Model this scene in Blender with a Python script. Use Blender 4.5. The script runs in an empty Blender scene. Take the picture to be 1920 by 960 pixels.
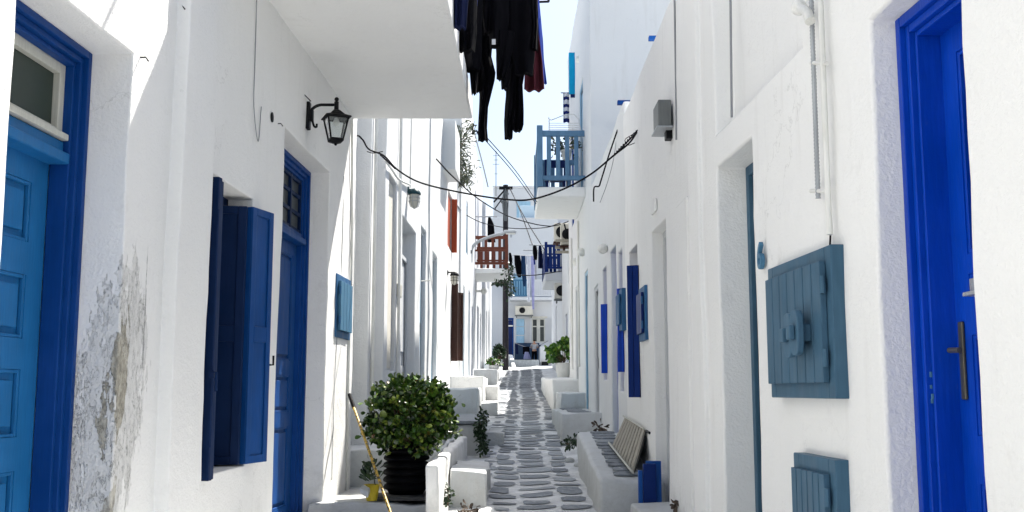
import bpy, bmesh, math, random
from mathutils import Vector, Matrix, noise
R = math.radians
random.seed(7)
C = bpy.context.scene.collection
sc = bpy.context.scene
# ------------------------------------------------------------------ camera, sky, sun, exposure
EYE = 1.55; FPX = 1950.0; TH = R(7.4)
cam = bpy.data.objects.new('camera', bpy.data.cameras.new('camera')); C.objects.link(cam)
cam.location = (0, 0, EYE); cam.rotation_euler = (R(90) + TH, 0, 0)
cam.data.sensor_width = 36; cam.data.lens = 36 * FPX / 1920; cam.data.clip_end = 2000; cam.data.clip_start = 0.05
sc.camera = cam
SUN = Vector((0.34, 0.64, 1.0)).normalized()          # towards the sun
EL = math.asin(SUN.z); AZ = math.atan2(SUN.x, SUN.y)
w = bpy.data.worlds.new("World"); sc.world = w; w.use_nodes = True
nt = w.node_tree; bg = nt.nodes['Background']
sky = nt.nodes.new('ShaderNodeTexSky'); sky.sky_type = 'NISHITA'; sky.sun_disc = False
sky.sun_elevation = EL; sky.sun_rotation = AZ; sky.air_density = 1.0; sky.dust_density = 2.0; sky.ozone_density = 1.0
nt.links.new(sky.outputs[0], bg.inputs[0]); bg.inputs[1].default_value = 0.07
sl = bpy.data.lights.new('sun', 'SUN'); sl.energy = 4.4; sl.angle = R(0.5); sl.color = (1, .955, .88)
so = bpy.data.objects.new('sun', sl); C.objects.link(so); so.rotation_euler = SUN.to_track_quat('Z', 'Y').to_euler()
so.location = (5, 10, 20)
sc.view_settings.view_transform = 'Standard'; sc.view_settings.look = 'None'
sc.view_settings.exposure = 1.49; sc.view_settings.gamma = 1
sc.render.engine = 'CYCLES'
sc.cycles.max_bounces = 10; sc.cycles.diffuse_bounces = 7
# ------------------------------------------------------------------ measuring helpers
cT, sT = math.cos(TH), math.sin(TH)
def ray(px, py):
    v = 480 - py; d = FPX * cT - v * sT
    return (px - 960) / d, (FPX * sT + v * cT) / d
def at(px, py, Y):
    dx, dz = ray(px, py); return Vector((dx * Y, Y, EYE + dz * Y))
class Plane:                                            # a vertical wall plane X = a + b*Y
    def __init__(s, a, b, side): s.a, s.b, s.side = a, b, side
    def x(s, Y): return s.a + s.b * Y
    def hit(s, px, py, d=0):
        dx, dz = ray(px, py); Y = (s.a + s.side * d) / (dx - s.b)
        return Vector((dx * Y, Y, EYE + dz * Y))
def gz(Y): return 0.055 * Y
def zat(py, Y): return at(960, py, Y).z
# ------------------------------------------------------------------ materials
MATS = {}
def nodes(name):
    m = bpy.data.materials.new(name); m.use_nodes = True; MATS[name] = m
    return m, m.node_tree.nodes, m.node_tree.links, m.node_tree.nodes['Principled BSDF']
def add_noise(n, l, scale, detail=5, rough=.6, vec=None, stretch=None):
    t = n.new('ShaderNodeTexNoise'); t.inputs['Scale'].default_value = scale
    t.inputs['Detail'].default_value = detail; t.inputs['Roughness'].default_value = rough
    g = n.new('ShaderNodeNewGeometry'); src = g.outputs['Position'] if vec is None else vec
    if stretch:
        mp = n.new('ShaderNodeMapping'); mp.inputs['Scale'].default_value = stretch
        l.new(src, mp.inputs[0]); src = mp.outputs[0]
    l.new(src, t.inputs['Vector']); return t
def ramp(n, l, fac, stops):
    r = n.new('ShaderNodeValToRGB'); e = r.color_ramp.elements
    while len(e) < len(stops): e.new(.5)
    for k, (p, c) in enumerate(stops):
        e[k].position = p; e[k].color = (*c, 1) if not isinstance(c, float) else (c, c, c, 1)
    l.new(fac, r.inputs[0]); return r
def mixc(n, l, fac, a, b, mode='MIX'):
    m = n.new('ShaderNodeMix'); m.data_type = 'RGBA'; m.blend_type = mode
    for sock, v in ((m.inputs[0], fac), (m.inputs[6], a), (m.inputs[7], b)):
        if isinstance(v, (int, float)): sock.default_value = v
        elif isinstance(v, tuple): sock.default_value = (*v, 1)
        else: l.new(v, sock)
    return m.outputs[2]
def math_n(n, l, op, a, b=None, c=None):
    m = n.new('ShaderNodeMath'); m.operation = op
    for k, v in enumerate((a, b, c)):
        if v is None: continue
        if isinstance(v, (int, float)): m.inputs[k].default_value = v
        else: l.new(v, m.inputs[k])
    return m.outputs[0]
def bump(n, l, bs, layers, dist=.02):
    prev = None
    for h, s in layers:
        b = n.new('ShaderNodeBump'); b.inputs['Strength'].default_value = s; b.inputs['Distance'].default_value = dist
        l.new(h, b.inputs['Height'])
        if prev: l.new(prev, b.inputs['Normal'])
        prev = b.outputs[0]
    l.new(prev, bs.inputs['Normal'])
def whitewash(name, col=(.8, .8, .785), dirt=.25, peel=False):
    m, n, l, bs = nodes(name)
    big = add_noise(n, l, 1.1, 2); mid = add_noise(n, l, 7, 4, .7); fine = add_noise(n, l, 60, 2, .7)
    streak = add_noise(n, l, 3, 4, .6, stretch=(3, 3, .35))
    d = ramp(n, l, streak.outputs[0], [(.56, 0.), (.8, 1.)])
    c = mixc(n, l, big.outputs[0], tuple(x * .96 for x in col), tuple(min(.86, x * 1.05) for x in col))
    c = mixc(n, l, math_n(n, l, 'MULTIPLY', d.outputs[0], dirt), c, (.52, .51, .48))
    sp = ramp(n, l, add_noise(n, l, 17, 4, .7).outputs[0], [(.69, 0.), (.74, 1.)])
    c = mixc(n, l, math_n(n, l, 'MULTIPLY', sp.outputs[0], .18), c, (.4, .39, .37))
    # hairline cracks, sparse, and grime creeping up from the street
    vor = n.new('ShaderNodeTexVoronoi'); vor.feature = 'DISTANCE_TO_EDGE'; vor.inputs['Scale'].default_value = 1.25
    gg = n.new('ShaderNodeNewGeometry'); wv = add_noise(n, l, 3.5, 4, .7)
    off = n.new('ShaderNodeVectorMath'); off.operation = 'SCALE'; off.inputs['Scale'].default_value = .5; l.new(wv.outputs['Color'], off.inputs[0])
    ad = n.new('ShaderNodeVectorMath'); ad.operation = 'ADD'; l.new(gg.outputs['Position'], ad.inputs[0]); l.new(off.outputs[0], ad.inputs[1]); l.new(ad.outputs[0], vor.inputs['Vector'])
    ck = ramp(n, l, vor.outputs['Distance'], [(0., 1.), (.006, 0.)]).outputs[0]
    ckm = ramp(n, l, add_noise(n, l, .9, 1).outputs[0], [(.56, 0.), (.66, 1.)]).outputs[0]; ck = math_n(n, l, 'MULTIPLY', ck, ckm)
    c = mixc(n, l, math_n(n, l, 'MULTIPLY', ck, .28), c, (.3, .3, .29))
    sp3 = n.new('ShaderNodeSeparateXYZ'); l.new(gg.outputs['Position'], sp3.inputs[0])
    hh = math_n(n, l, 'SUBTRACT', sp3.outputs[2], math_n(n, l, 'MULTIPLY', sp3.outputs[1], .055))
    gr0 = math_n(n, l, 'ADD', hh, math_n(n, l, 'MULTIPLY', math_n(n, l, 'SUBTRACT', add_noise(n, l, 5, 4, .75).outputs[0], .5), -.9))
    gm = ramp(n, l, gr0, [(0.04, 1.), (.40, 0.)]).outputs[0]
    c = mixc(n, l, math_n(n, l, 'MULTIPLY', gm, .45), c, (.34, .335, .31))
    blot = ramp(n, l, add_noise(n, l, 2.2, 5, .8).outputs[0], [(.60, 0.), (.75, 1.)]).outputs[0]
    c = mixc(n, l, math_n(n, l, 'MULTIPLY', blot, .22), c, (.50, .49, .47))
    layers = [(mid.outputs[0], .42), (fine.outputs[0], .25)]
    if peel:                                            # flaked plaster between the door and the window
        g = n.new('ShaderNodeNewGeometry'); sx = n.new('ShaderNodeSeparateXYZ'); l.new(g.outputs['Position'], sx.inputs[0])
        u = math_n(n, l, 'ADD', math_n(n, l, 'SUBTRACT', sx.outputs[1], 4.63), math_n(n, l, 'ADD', sx.outputs[0], 1.744))
        u = math_n(n, l, 'MULTIPLY', u, 1.0)
        def ell(cu, cz, ru, rz, skew):
            yy = math_n(n, l, 'SUBTRACT', u, cu); zz = math_n(n, l, 'SUBTRACT', sx.outputs[2], cz)
            yy = math_n(n, l, 'SUBTRACT', yy, math_n(n, l, 'MULTIPLY', zz, skew))
            a = math_n(n, l, 'POWER', math_n(n, l, 'ABSOLUTE', math_n(n, l, 'DIVIDE', yy, ru)), 2.)
            b = math_n(n, l, 'POWER', math_n(n, l, 'ABSOLUTE', math_n(n, l, 'DIVIDE', zz, rz)), 2.)
            return math_n(n, l, 'SUBTRACT', 1.0, math_n(n, l, 'ADD', a, b))
        def lim(v, a, b): return ramp(n, l, v, [(a, 0.), (b, 1.)]).outputs[0]
        wn = add_noise(n, l, 9, 5, .75, stretch=(1.6, 1.6, .45)); w2 = add_noise(n, l, 30, 4, .75, stretch=(1, 1, .5)); w3 = add_noise(n, l, 4, 5, .75, stretch=(2.2, 2.2, .7))
        def msk(e, k, th, wd, w_=wn):
            v = math_n(n, l, 'ADD', math_n(n, l, 'MULTIPLY', math_n(n, l, 'SUBTRACT', w_.outputs[0], .5), k), e); return lim(v, th, th + wd)
        e1 = ell(.05, 1.52, .27, .60, .16); e2 = ell(.03, 1.58, .09, .36, .14); e3 = ell(-.02, .98, .05, .22, .3)
        f1 = msk(e1, 4.5, .10, .06); f2 = msk(e2, 5.0, .25, .10); f3 = msk(e3, 4.0, .3, .08, w3)
        zone = msk(e1, 2.0, -.25, .3, w3)
        def iso(w_, lv, wd):                             # thin flake edges along a contour of the noise
            d_ = math_n(n, l, 'ABSOLUTE', math_n(n, l, 'SUBTRACT', w_.outputs[0], lv)); return ramp(n, l, d_, [(0., 1.), (wd, 0.)]).outputs[0]
        cr = math_n(n, l, 'MAXIMUM', math_n(n, l, 'MULTIPLY', iso(w3, .56, .010), .8), math_n(n, l, 'MULTIPLY', iso(wn, .60, .008), .6))
        cr = math_n(n, l, 'MAXIMUM', cr, math_n(n, l, 'MULTIPLY', iso(w3, .44, .007), .6)); cr = math_n(n, l, 'MULTIPLY', cr, zone)
        lu = math_n(n, l, 'SUBTRACT', math_n(n, l, 'SUBTRACT', u, .30), math_n(n, l, 'MULTIPLY', math_n(n, l, 'SUBTRACT', w3.outputs[0], .5), .10))
        ln = ramp(n, l, math_n(n, l, 'ABSOLUTE', lu), [(0.002, 1.), (.006, 0.)]).outputs[0]
        ln = math_n(n, l, 'MULTIPLY', ln, math_n(n, l, 'MULTIPLY', lim(sx.outputs[2], 0.9, .92) if 0 else ramp(n, l, math_n(n, l, 'ABSOLUTE', math_n(n, l, 'SUBTRACT', sx.outputs[2], 1.93)), [(.25, 1.), (.32, 0.)]).outputs[0], 1.))
        gr = ramp(n, l, w2.outputs[0], [(.32, (.17, .16, .13)), (.5, (.36, .335, .27)), (.68, (.56, .54, .47))]).outputs[0]
        c = mixc(n, l, math_n(n, l, 'MULTIPLY', f1, .65), c, mixc(n, l, w2.outputs[0], (.40, .40, .385), (.78, .78, .77)))
        c = mixc(n, l, math_n(n, l, 'MAXIMUM', math_n(n, l, 'MULTIPLY', f2, .9), math_n(n, l, 'MULTIPLY', f3, .7)), c, gr)
        c = mixc(n, l, math_n(n, l, 'MULTIPLY', math_n(n, l, 'MAXIMUM', cr, ln), .8), c, (.10, .10, .10))
        layers += [(math_n(n, l, 'MULTIPLY', math_n(n, l, 'ADD', f1, f2), -1.), 1.0), (math_n(n, l, 'MULTIPLY', cr, -1.), .6), (math_n(n, l, 'MULTIPLY', w2.outputs[0], zone), .5)]
    l.new(c, bs.inputs['Base Color']); bs.inputs['Roughness'].default_value = .85
    bs.inputs['Specular IOR Level'].default_value = .25
    bump(n, l, bs, layers); return m
def paint(name, col, rough=.45, wear=.3, grain=(1, 1, .2), metal=0, spread=.22, bmp=.12):
    m, n, l, bs = nodes(name)
    a = add_noise(n, l, 9, 3, .6, stretch=grain); b = add_noise(n, l, 45, 3, .7, stretch=grain)
    lo = tuple(x * (1 - spread) for x in col); hi = tuple(min(1, x * (1 + spread)) for x in col)
    c = mixc(n, l, a.outputs[0], lo, hi)
    ch = ramp(n, l, b.outputs[0], [(.66, 0.), (.72, 1.)])
    lum = sum(col) / 3; bs.inputs['Specular IOR Level'].default_value = .16 if col[2] > col[0] * 1.5 else (.03 if sum(col) < .06 else .3)
    fade = add_noise(n, l, 2.2, 3, .7)
    c = mixc(n, l, math_n(n, l, 'MULTIPLY', ramp(n, l, fade.outputs[0], [(.42, 0.), (.7, 1.)]).outputs[0], .35), c, tuple(min(1, x * 1.5 + .012) for x in col))
    scr = ramp(n, l, add_noise(n, l, 120, 1, .6, stretch=(1, 1, .06)).outputs[0], [(.35, 0.), (.7, 1.)]).outputs[0]
    c = mixc(n, l, math_n(n, l, 'MULTIPLY', scr, .25), c, tuple(x * .6 for x in col))
    c = mixc(n, l, math_n(n, l, 'MULTIPLY', ch.outputs[0], wear * .6), c, tuple(x * .7 + lum * .3 + .02 for x in col))
    l.new(c, bs.inputs['Base Color'])
    rr = ramp(n, l, a.outputs[0], [(.3, rough * .8), (.7, min(1., rough * 1.25))]); l.new(rr.outputs[0], bs.inputs['Roughness'])
    bs.inputs['Metallic'].default_value = metal
    bump(n, l, bs, [(b.outputs[0], bmp), (a.outputs[0], bmp)], .006); return m
def glass_dark(name, col=(.03, .035, .035)):
    m, n, l, bs = nodes(name); a = add_noise(n, l, 5, 4)
    c = mixc(n, l, a.outputs[0], col, tuple(x * 2 for x in col)); l.new(c, bs.inputs['Base Color'])
    bs.inputs['Roughness'].default_value = .35; bs.inputs['Specular IOR Level'].default_value = .25; return m
def clear_glass(name):
    m, n, l, bs = nodes(name); bs.inputs['Base Color'].default_value = (.9, .95, .95, 1)
    bs.inputs['Transmission Weight'].default_value = .9; bs.inputs['Roughness'].default_value = .12; bs.inputs['IOR'].default_value = 1.1; return m
def cloth(name, col, rough=.9):
    m, n, l, bs = nodes(name); a = add_noise(n, l, 6, 4); b = add_noise(n, l, 260, 2)
    c = mixc(n, l, a.outputs[0], tuple(x * .7 for x in col), tuple(min(1, x * 1.3) for x in col)); l.new(c, bs.inputs['Base Color'])
    bs.inputs['Roughness'].default_value = rough; bs.inputs['Specular IOR Level'].default_value = .06
    bs.inputs['Sheen Weight'].default_value = 0
    bump(n, l, bs, [(a.outputs[0], .3), (b.outputs[0], .1)], .01); return m
def leafmat(name, stops, rough=.4):
    m, n, l, bs = nodes(name); g = n.new('ShaderNodeNewGeometry')
    r = ramp(n, l, g.outputs['Random Per Island'], stops); l.new(r.outputs[0], bs.inputs['Base Color'])
    bs.inputs['Roughness'].default_value = rough; bs.inputs['Subsurface Weight'].default_value = 0.0; return m
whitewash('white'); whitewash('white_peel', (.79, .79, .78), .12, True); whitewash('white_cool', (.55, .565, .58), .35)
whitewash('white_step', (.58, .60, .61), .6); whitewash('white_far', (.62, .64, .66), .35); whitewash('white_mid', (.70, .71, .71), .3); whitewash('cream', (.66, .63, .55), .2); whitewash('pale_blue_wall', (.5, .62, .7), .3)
def street_mats():
    m, n, l, bs = nodes('mortar')
    a = add_noise(n, l, 3, 6, .7); b = add_noise(n, l, 22, 6, .75); f = add_noise(n, l, 90, 3)
    c = ramp(n, l, a.outputs[0], [(.30, (.46, .47, .47)), (.6, (.78, .79, .79))]).outputs[0]
    d = ramp(n, l, b.outputs[0], [(.58, 0.), (.72, 1.)]).outputs[0]
    c = mixc(n, l, math_n(n, l, 'MULTIPLY', d, .4), c, (.36, .36, .35)); l.new(c, bs.inputs['Base Color'])
    bs.inputs['Roughness'].default_value = .9; bump(n, l, bs, [(b.outputs[0], .5), (f.outputs[0], .2)], .03)
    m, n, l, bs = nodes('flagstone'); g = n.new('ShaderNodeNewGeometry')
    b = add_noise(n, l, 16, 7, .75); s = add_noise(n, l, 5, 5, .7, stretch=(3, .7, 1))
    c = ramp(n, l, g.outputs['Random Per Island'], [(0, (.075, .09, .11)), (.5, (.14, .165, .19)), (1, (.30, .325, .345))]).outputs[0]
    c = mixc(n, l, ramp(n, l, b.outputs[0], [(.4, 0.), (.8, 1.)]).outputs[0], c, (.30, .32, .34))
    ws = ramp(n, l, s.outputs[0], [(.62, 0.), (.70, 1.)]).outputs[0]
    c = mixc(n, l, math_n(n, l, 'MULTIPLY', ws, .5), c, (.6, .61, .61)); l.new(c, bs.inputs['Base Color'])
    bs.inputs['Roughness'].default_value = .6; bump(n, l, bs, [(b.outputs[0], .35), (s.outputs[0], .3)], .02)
street_mats()
paint('blue_door_faded', (.012, .13, .34), .42, .8); paint('blue_frame', (.001, .042, .20), .45, .2)
paint('blue_shutter', (.0008, .014, .062), .5, .25); paint('blue_door_mid', (.003, .05, .20), .45, .3)
paint('blue_vivid', (.0, .045, .40), .35, .3, bmp=.3); paint('blue_vivid_dark', (.0, .018, .13), .4, .1)
paint('teal_grey', (.048, .11, .17), .5, .5); paint('teal_light', (.06, .165, .27), .5, .3)
paint('pale_wood_white', (.5, .5, .45), .6, .5); paint('balcony_blue', (.10, .20, .32), .5, .3)
paint('rust_red', (.11, .026, .012), .55, .3); paint('orange_red', (.36, .065, .022), .5, .2); paint('brown_wood', (.04, .014, .009), .55, .3)
paint('old_wood', (.32, .30, .25), .85, .9, bmp=.5, spread=.5); paint('dark_wood', (.05, .05, .05), .8, .6, bmp=.4)
paint('black_iron', (.003, .0035, .005), .5, .15); paint('grey_metal', (.13, .14, .14), .5, .2); paint('galvanised', (.35, .37, .39), .4, .2, metal=.3)
paint('white_plastic', (.7, .7, .66), .4, .15); paint('beige_plastic', (.55, .53, .46), .5, .3); paint('bronze', (.10, .095, .075), .4, .3, metal=.5)
paint('green_iron', (.015, .05, .06), .4, .2); paint('black_plastic', (.003, .003, .004), .55, .05, bmp=.03); paint('yellow_plastic', (.55, .42, .03), .45, .3)
paint('terracotta_white', (.62, .62, .6), .7, .5); paint('soil', (.05, .035, .025), .95, .3, bmp=.8); paint('cable_black', (.012, .012, .015), .6, .05)
paint('cable_grey', (.25, .26, .28), .6, .1); paint('cyan_paint', (.0, .30, .56), .45, .1); paint('pole_wood', (.035, .03, .035), .8, .4, bmp=.5)
paint('dark_blue_plain', (.008, .02, .10), .5, .1); paint('bark', (.12, .085, .06), .9, .4, bmp=.8); paint('mid_blue', (.01, .08, .32), .5, .2)
paint('dusty_blue', (.03, .11, .24), .5, .3); paint('slate_blue_shade', (.03, .055, .10), .7, .4); paint('light_blue_paint', (.28, .45, .58), .5, .3)
def polemat():
    m, n, l, bs = nodes('yellow_pole_paint'); a = add_noise(n, l, 38, 6, .7); 
    c = ramp(n, l, a.outputs[0], [(.50, (.62, .40, .05)), (.54, (.05, .03, .015))]).outputs[0]; l.new(c, bs.inputs['Base Color']); bs.inputs['Roughness'].default_value = .5
polemat()
glass_dark('glass_dark'); glass_dark('glass_green', (.018, .028, .022)); clear_glass('lamp_glass')
for k, c in {'cl_black': (.0025, .0025, .004), 'cl_navy': (.01, .015, .05), 'cl_maroon': (.08, .02, .03), 'cl_blue': (.008, .03, .22), 'cl_royal': (.004, .012, .11),
             'cl_white': (.6, .62, .66), 'cl_lilac': (.3, .31, .5), 'cl_grey': (.30, .31, .33), 'cl_denim': (.02, .05, .12), 'skin': (.38, .22, .15), 'hair': (.01, .008, .007), 'cl_stripe_navy': (.01, .02, .12)}.items(): cloth(k, c)
leafmat('jade_leaf', [(0, (.008, .022, .005)), (.4, (.022, .06, .008)), (.75, (.07, .14, .018)), (.95, (.20, .26, .04)), (1, (.14, .06, .02))], .3)
leafmat('geranium_leaf', [(0, (.02, .07, .01)), (.6, (.07, .19, .02)), (1, (.22, .33, .04))], .45)
leafmat('dark_leaf', [(0, (.012, .03, .012)), (1, (.035, .07, .025))], .55); leafmat('olive_leaf', [(0, (.03, .045, .03)), (.6, (.09, .12, .07)), (1, (.2, .19, .11))], .6)
leafmat('dry_leaf', [(0, (.03, .02, .015)), (1, (.16, .12, .09))], .8)
# ------------------------------------------------------------------ object helpers
def tag(o, label, cat, group=None):
    o['label'] = label; o['category'] = cat
    if group: o['group'] = group
    return o
def thing(name, label, cat, loc, group=None):
    o = bpy.data.objects.new(name, None); C.objects.link(o); o.location = loc; o.empty_display_size = .2
    return tag(o, label, cat, group)
def root_of(o):
    while o.parent: o = o.parent
    return o
class MB:
    def __init__(s): s.bm = bmesh.new()
    def hexa(s, p):
        v = [s.bm.verts.new(q) for q in p]
        for f in ((0, 3, 2, 1), (4, 5, 6, 7), (0, 1, 5, 4), (1, 2, 6, 5), (2, 3, 7, 6), (3, 0, 4, 7)): s.bm.faces.new([v[i] for i in f])
        return s
    def box(s, x0, x1, y0, y1, z0, z1, f=None):
        p = [(x0, y0, z0), (x1, y0, z0), (x1, y1, z0), (x0, y1, z0), (x0, y0, z1), (x1, y0, z1), (x1, y1, z1), (x0, y1, z1)]
        if f: p = [f(*q) for q in p]
        return s.hexa([Vector(q) for q in p])
    def wbox(s, pl, y0, y1, z0, z1, d0, d1):            # box against a wall plane; d = depth into the house, negative is proud
        return s.box(d0, d1, y0, y1, z0, z1, lambda d, y, z: (pl.x(y) + pl.side * d, y, z))
    def tube(s, pts, r, n=8, cap=True):
        pts = [Vector(p) for p in pts]; rings = []; k = len(pts); a = None
        for i, p in enumerate(pts):
            t = (pts[min(i + 1, k - 1)] - pts[max(i - 1, 0)]).normalized()
            if a is None: a = t.orthogonal()
            a = (a - t * a.dot(t)).normalized(); b = t.cross(a); rr = r[i] if isinstance(r, (list, tuple)) else r
            rings.append([s.bm.verts.new(p + a * math.cos(2 * math.pi * j / n) * rr + b * math.sin(2 * math.pi * j / n) * rr) for j in range(n)])
        for i in range(k - 1):
            for j in range(n): s.bm.faces.new((rings[i][j], rings[i][(j + 1) % n], rings[i + 1][(j + 1) % n], rings[i + 1][j]))
        if cap:
            try: s.bm.faces.new(rings[0][::-1]); s.bm.faces.new(rings[-1])
            except ValueError: pass
        return s
    def lathe(s, prof, c, n=24, rot=None):
        rings = []; c = Vector(c)
        for r, z in prof:
            ring = []
            for j in range(n):
                a = 2 * math.pi * j / n; v = Vector((r * math.cos(a), r * math.sin(a), z))
                if rot: v = rot @ v
                ring.append(s.bm.verts.new(c + v))
            rings.append(ring)
        for i in range(len(rings) - 1):
            for j in range(n): s.bm.faces.new((rings[i][j], rings[i][(j + 1) % n], rings[i + 1][(j + 1) % n], rings[i + 1][j]))
        s.bm.faces.new(rings[0][::-1]); s.bm.faces.new(rings[-1]); return s
    def ball(s, c, r, n=16, sq=(1, 1, 1)):
        prof = [(max(1e-3, r * math.sin(math.pi * k / 10)), -r * math.cos(math.pi * k / 10)) for k in range(11)]
        b0 = len(s.bm.verts); s.lathe([(a, b * sq[2]) for a, b in prof], c, n); s.bm.verts.ensure_lookup_table()
        for v in list(s.bm.verts)[b0:]:
            v.co.x = c[0] + (v.co.x - c[0]) * sq[0]; v.co.y = c[1] + (v.co.y - c[1]) * sq[1]
        return s
    def poly(s, pts, t):                                # flat outline raised by t along z
        n = len(pts); a = [s.bm.verts.new(p) for p in pts]; b = [s.bm.verts.new(Vector(p) + Vector((0, 0, t))) for p in pts]
        s.bm.faces.new(b)
        for i in range(n): s.bm.faces.new((a[i], a[(i + 1) % n], b[(i + 1) % n], b[i]))
        return s
    def build(s, name, mat, parent=None, bevel=0, smooth=True, seg=2, sub=0):
        bmesh.ops.recalc_face_normals(s.bm, faces=s.bm.faces)
        if parent: off = root_of(parent).location.copy()
        else:
            vs = [v.co for v in s.bm.verts]
            off = Vector(((min(v.x for v in vs) + max(v.x for v in vs)) / 2, (min(v.y for v in vs) + max(v.y for v in vs)) / 2, min(v.z for v in vs)))
        bmesh.ops.translate(s.bm, verts=s.bm.verts, vec=-off)
        me = bpy.data.meshes.new(name); s.bm.to_mesh(me); s.bm.free(); me.materials.append(MATS[mat])
        o = bpy.data.objects.new(name, me); C.objects.link(o)
        if parent: o.parent = parent
        else: o.location = off
        return finish(o, bevel, smooth, seg, sub)
def finish(o, bevel=0, smooth=True, seg=2, sub=0):
    if smooth: o.data.polygons.foreach_set('use_smooth', [True] * len(o.data.polygons))
    if bevel:
        b = o.modifiers.new('bevel', 'BEVEL'); b.width = bevel; b.segments = seg; b.limit_method = 'ANGLE'; b.angle_limit = R(40); b.harden_normals = True
        b.use_clamp_overlap = True
    elif smooth and sub == 0:
        e = o.modifiers.new('split', 'EDGE_SPLIT'); e.split_angle = R(40)
    if sub: m = o.modifiers.new('sub', 'SUBSURF'); m.levels = sub; m.render_levels = sub
    return o
def mesh_obj(name, verts, faces, mat, parent=None, smooth=False):
    me = bpy.data.meshes.new(name); off = Vector((0, 0, 0))
    if parent: off = root_of(parent).location
    else:
        xs = [v[0] for v in verts]; ys = [v[1] for v in verts]; zs = [v[2] for v in verts]
        off = Vector(((min(xs) + max(xs)) / 2, (min(ys) + max(ys)) / 2, min(zs)))
    me.from_pydata([tuple(Vector(v) - off) for v in verts], [], faces); me.materials.append(MATS[mat])
    o = bpy.data.objects.new(name, me); C.objects.link(o)
    if parent: o.parent = parent
    else: o.location = off
    if smooth: me.polygons.foreach_set('use_smooth', [True] * len(me.polygons))
    return o
def dup(root, loc, rz=0, label=None):
    r = root.copy(); C.objects.link(r); r.location = loc; r.rotation_euler = (0, 0, rz)
    if label: r['label'] = label
    for ch in list(root.children):
        c = ch.copy(); C.objects.link(c); c.parent = r
        for g in list(ch.children):
            d = g.copy(); C.objects.link(d); d.parent = c
    return r
def facade(name, label, pl, Y0, Y1, ztop, rel=(), res=.2, depth=4.5, mat='white', cat='house', bev=.022, amp=1.0, group=None, seed=0, zb=None):
    """A whitewashed house: street face as a relief of recesses and pilasters, with its ends, roof and back."""
    root = thing(name, label, cat, (pl.x(Y0) + pl.side * .1, Y0, gz(Y0)), group)
    zb = gz(min(Y0, Y1)) - .6 if zb is None else zb
    def lines(a, b, es):
        es = sorted(set([a, b] + [e for e in es if a < e < b])); out = []
        for p, q in zip(es[:-1], es[1:]):
            k = max(1, round((q - p) / res)); out += [p + (q - p) * i / k for i in range(k)]
        return out + [b]
    ys = lines(Y0, Y1, [r[0] for r in rel] + [r[1] for r in rel]); zs = lines(zb, ztop, [r[2] for r in rel] + [r[3] for r in rel])
    def dep(i, j):
        if i < 0 or i >= len(ys) - 1 or j >= len(zs) - 1: return depth
        if j < 0: return None
        y = (ys[i] + ys[i + 1]) / 2; z = (zs[j] + zs[j + 1]) / 2; d = 0
        for r in rel:
            if r[0] < y < r[1] and r[2] < z < r[3]: d = r[4]
        return d
    V = {}; vs = []; fs = []
    def vert(i, j, d):
        k = (i, j, round(d, 4))
        if k not in V:
            y, z = ys[i], zs[j]; wv = 0
            if amp and d < depth:
                wv = amp * (.015 * noise.noise((y * .9 + seed, z * .9, seed)) + .006 * noise.noise((y * 4, z * 4, seed + 3)))
                y += amp * .006 * noise.noise((y * 2.1, z * 2.1, 9 + seed)) if 0 < i < len(ys) - 1 else 0
            V[k] = len(vs); vs.append((pl.x(y) + pl.side * (d + wv), y, z))
        return V[k]
    for i in range(len(ys) - 1):
        for j in range(len(zs) - 1):
            d = dep(i, j); fs.append((vert(i, j, d), vert(i + 1, j, d), vert(i + 1, j + 1, d), vert(i, j + 1, d)))
    for i in range(len(ys)):
        for j in range(len(zs) - 1):
            a, b = dep(i - 1, j), dep(i, j)
            if a is not None and b is not None and a != b: fs.append((vert(i, j, a), vert(i, j + 1, a), vert(i, j + 1, b), vert(i, j, b)))
    for i in range(len(ys) - 1):
        for j in range(len(zs) + 0):
            a, b = dep(i, j - 1), dep(i, j)
            if a is not None and b is not None and a != b: fs.append((vert(i, j, a), vert(i + 1, j, a), vert(i + 1, j, b), vert(i, j, b)))
    a, b, c, d = vert(0, 0, depth), vert(len(ys) - 1, 0, depth), vert(len(ys) - 1, len(zs) - 1, depth), vert(0, len(zs) - 1, depth)
    o = mesh_obj('wall', vs, fs, mat, root)
    bm = bmesh.new(); bm.from_mesh(o.data); bmesh.ops.recalc_face_normals(bm, faces=bm.faces); bm.to_mesh(o.data); bm.free()
    finish(o, bev, True, 2); return root
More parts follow.
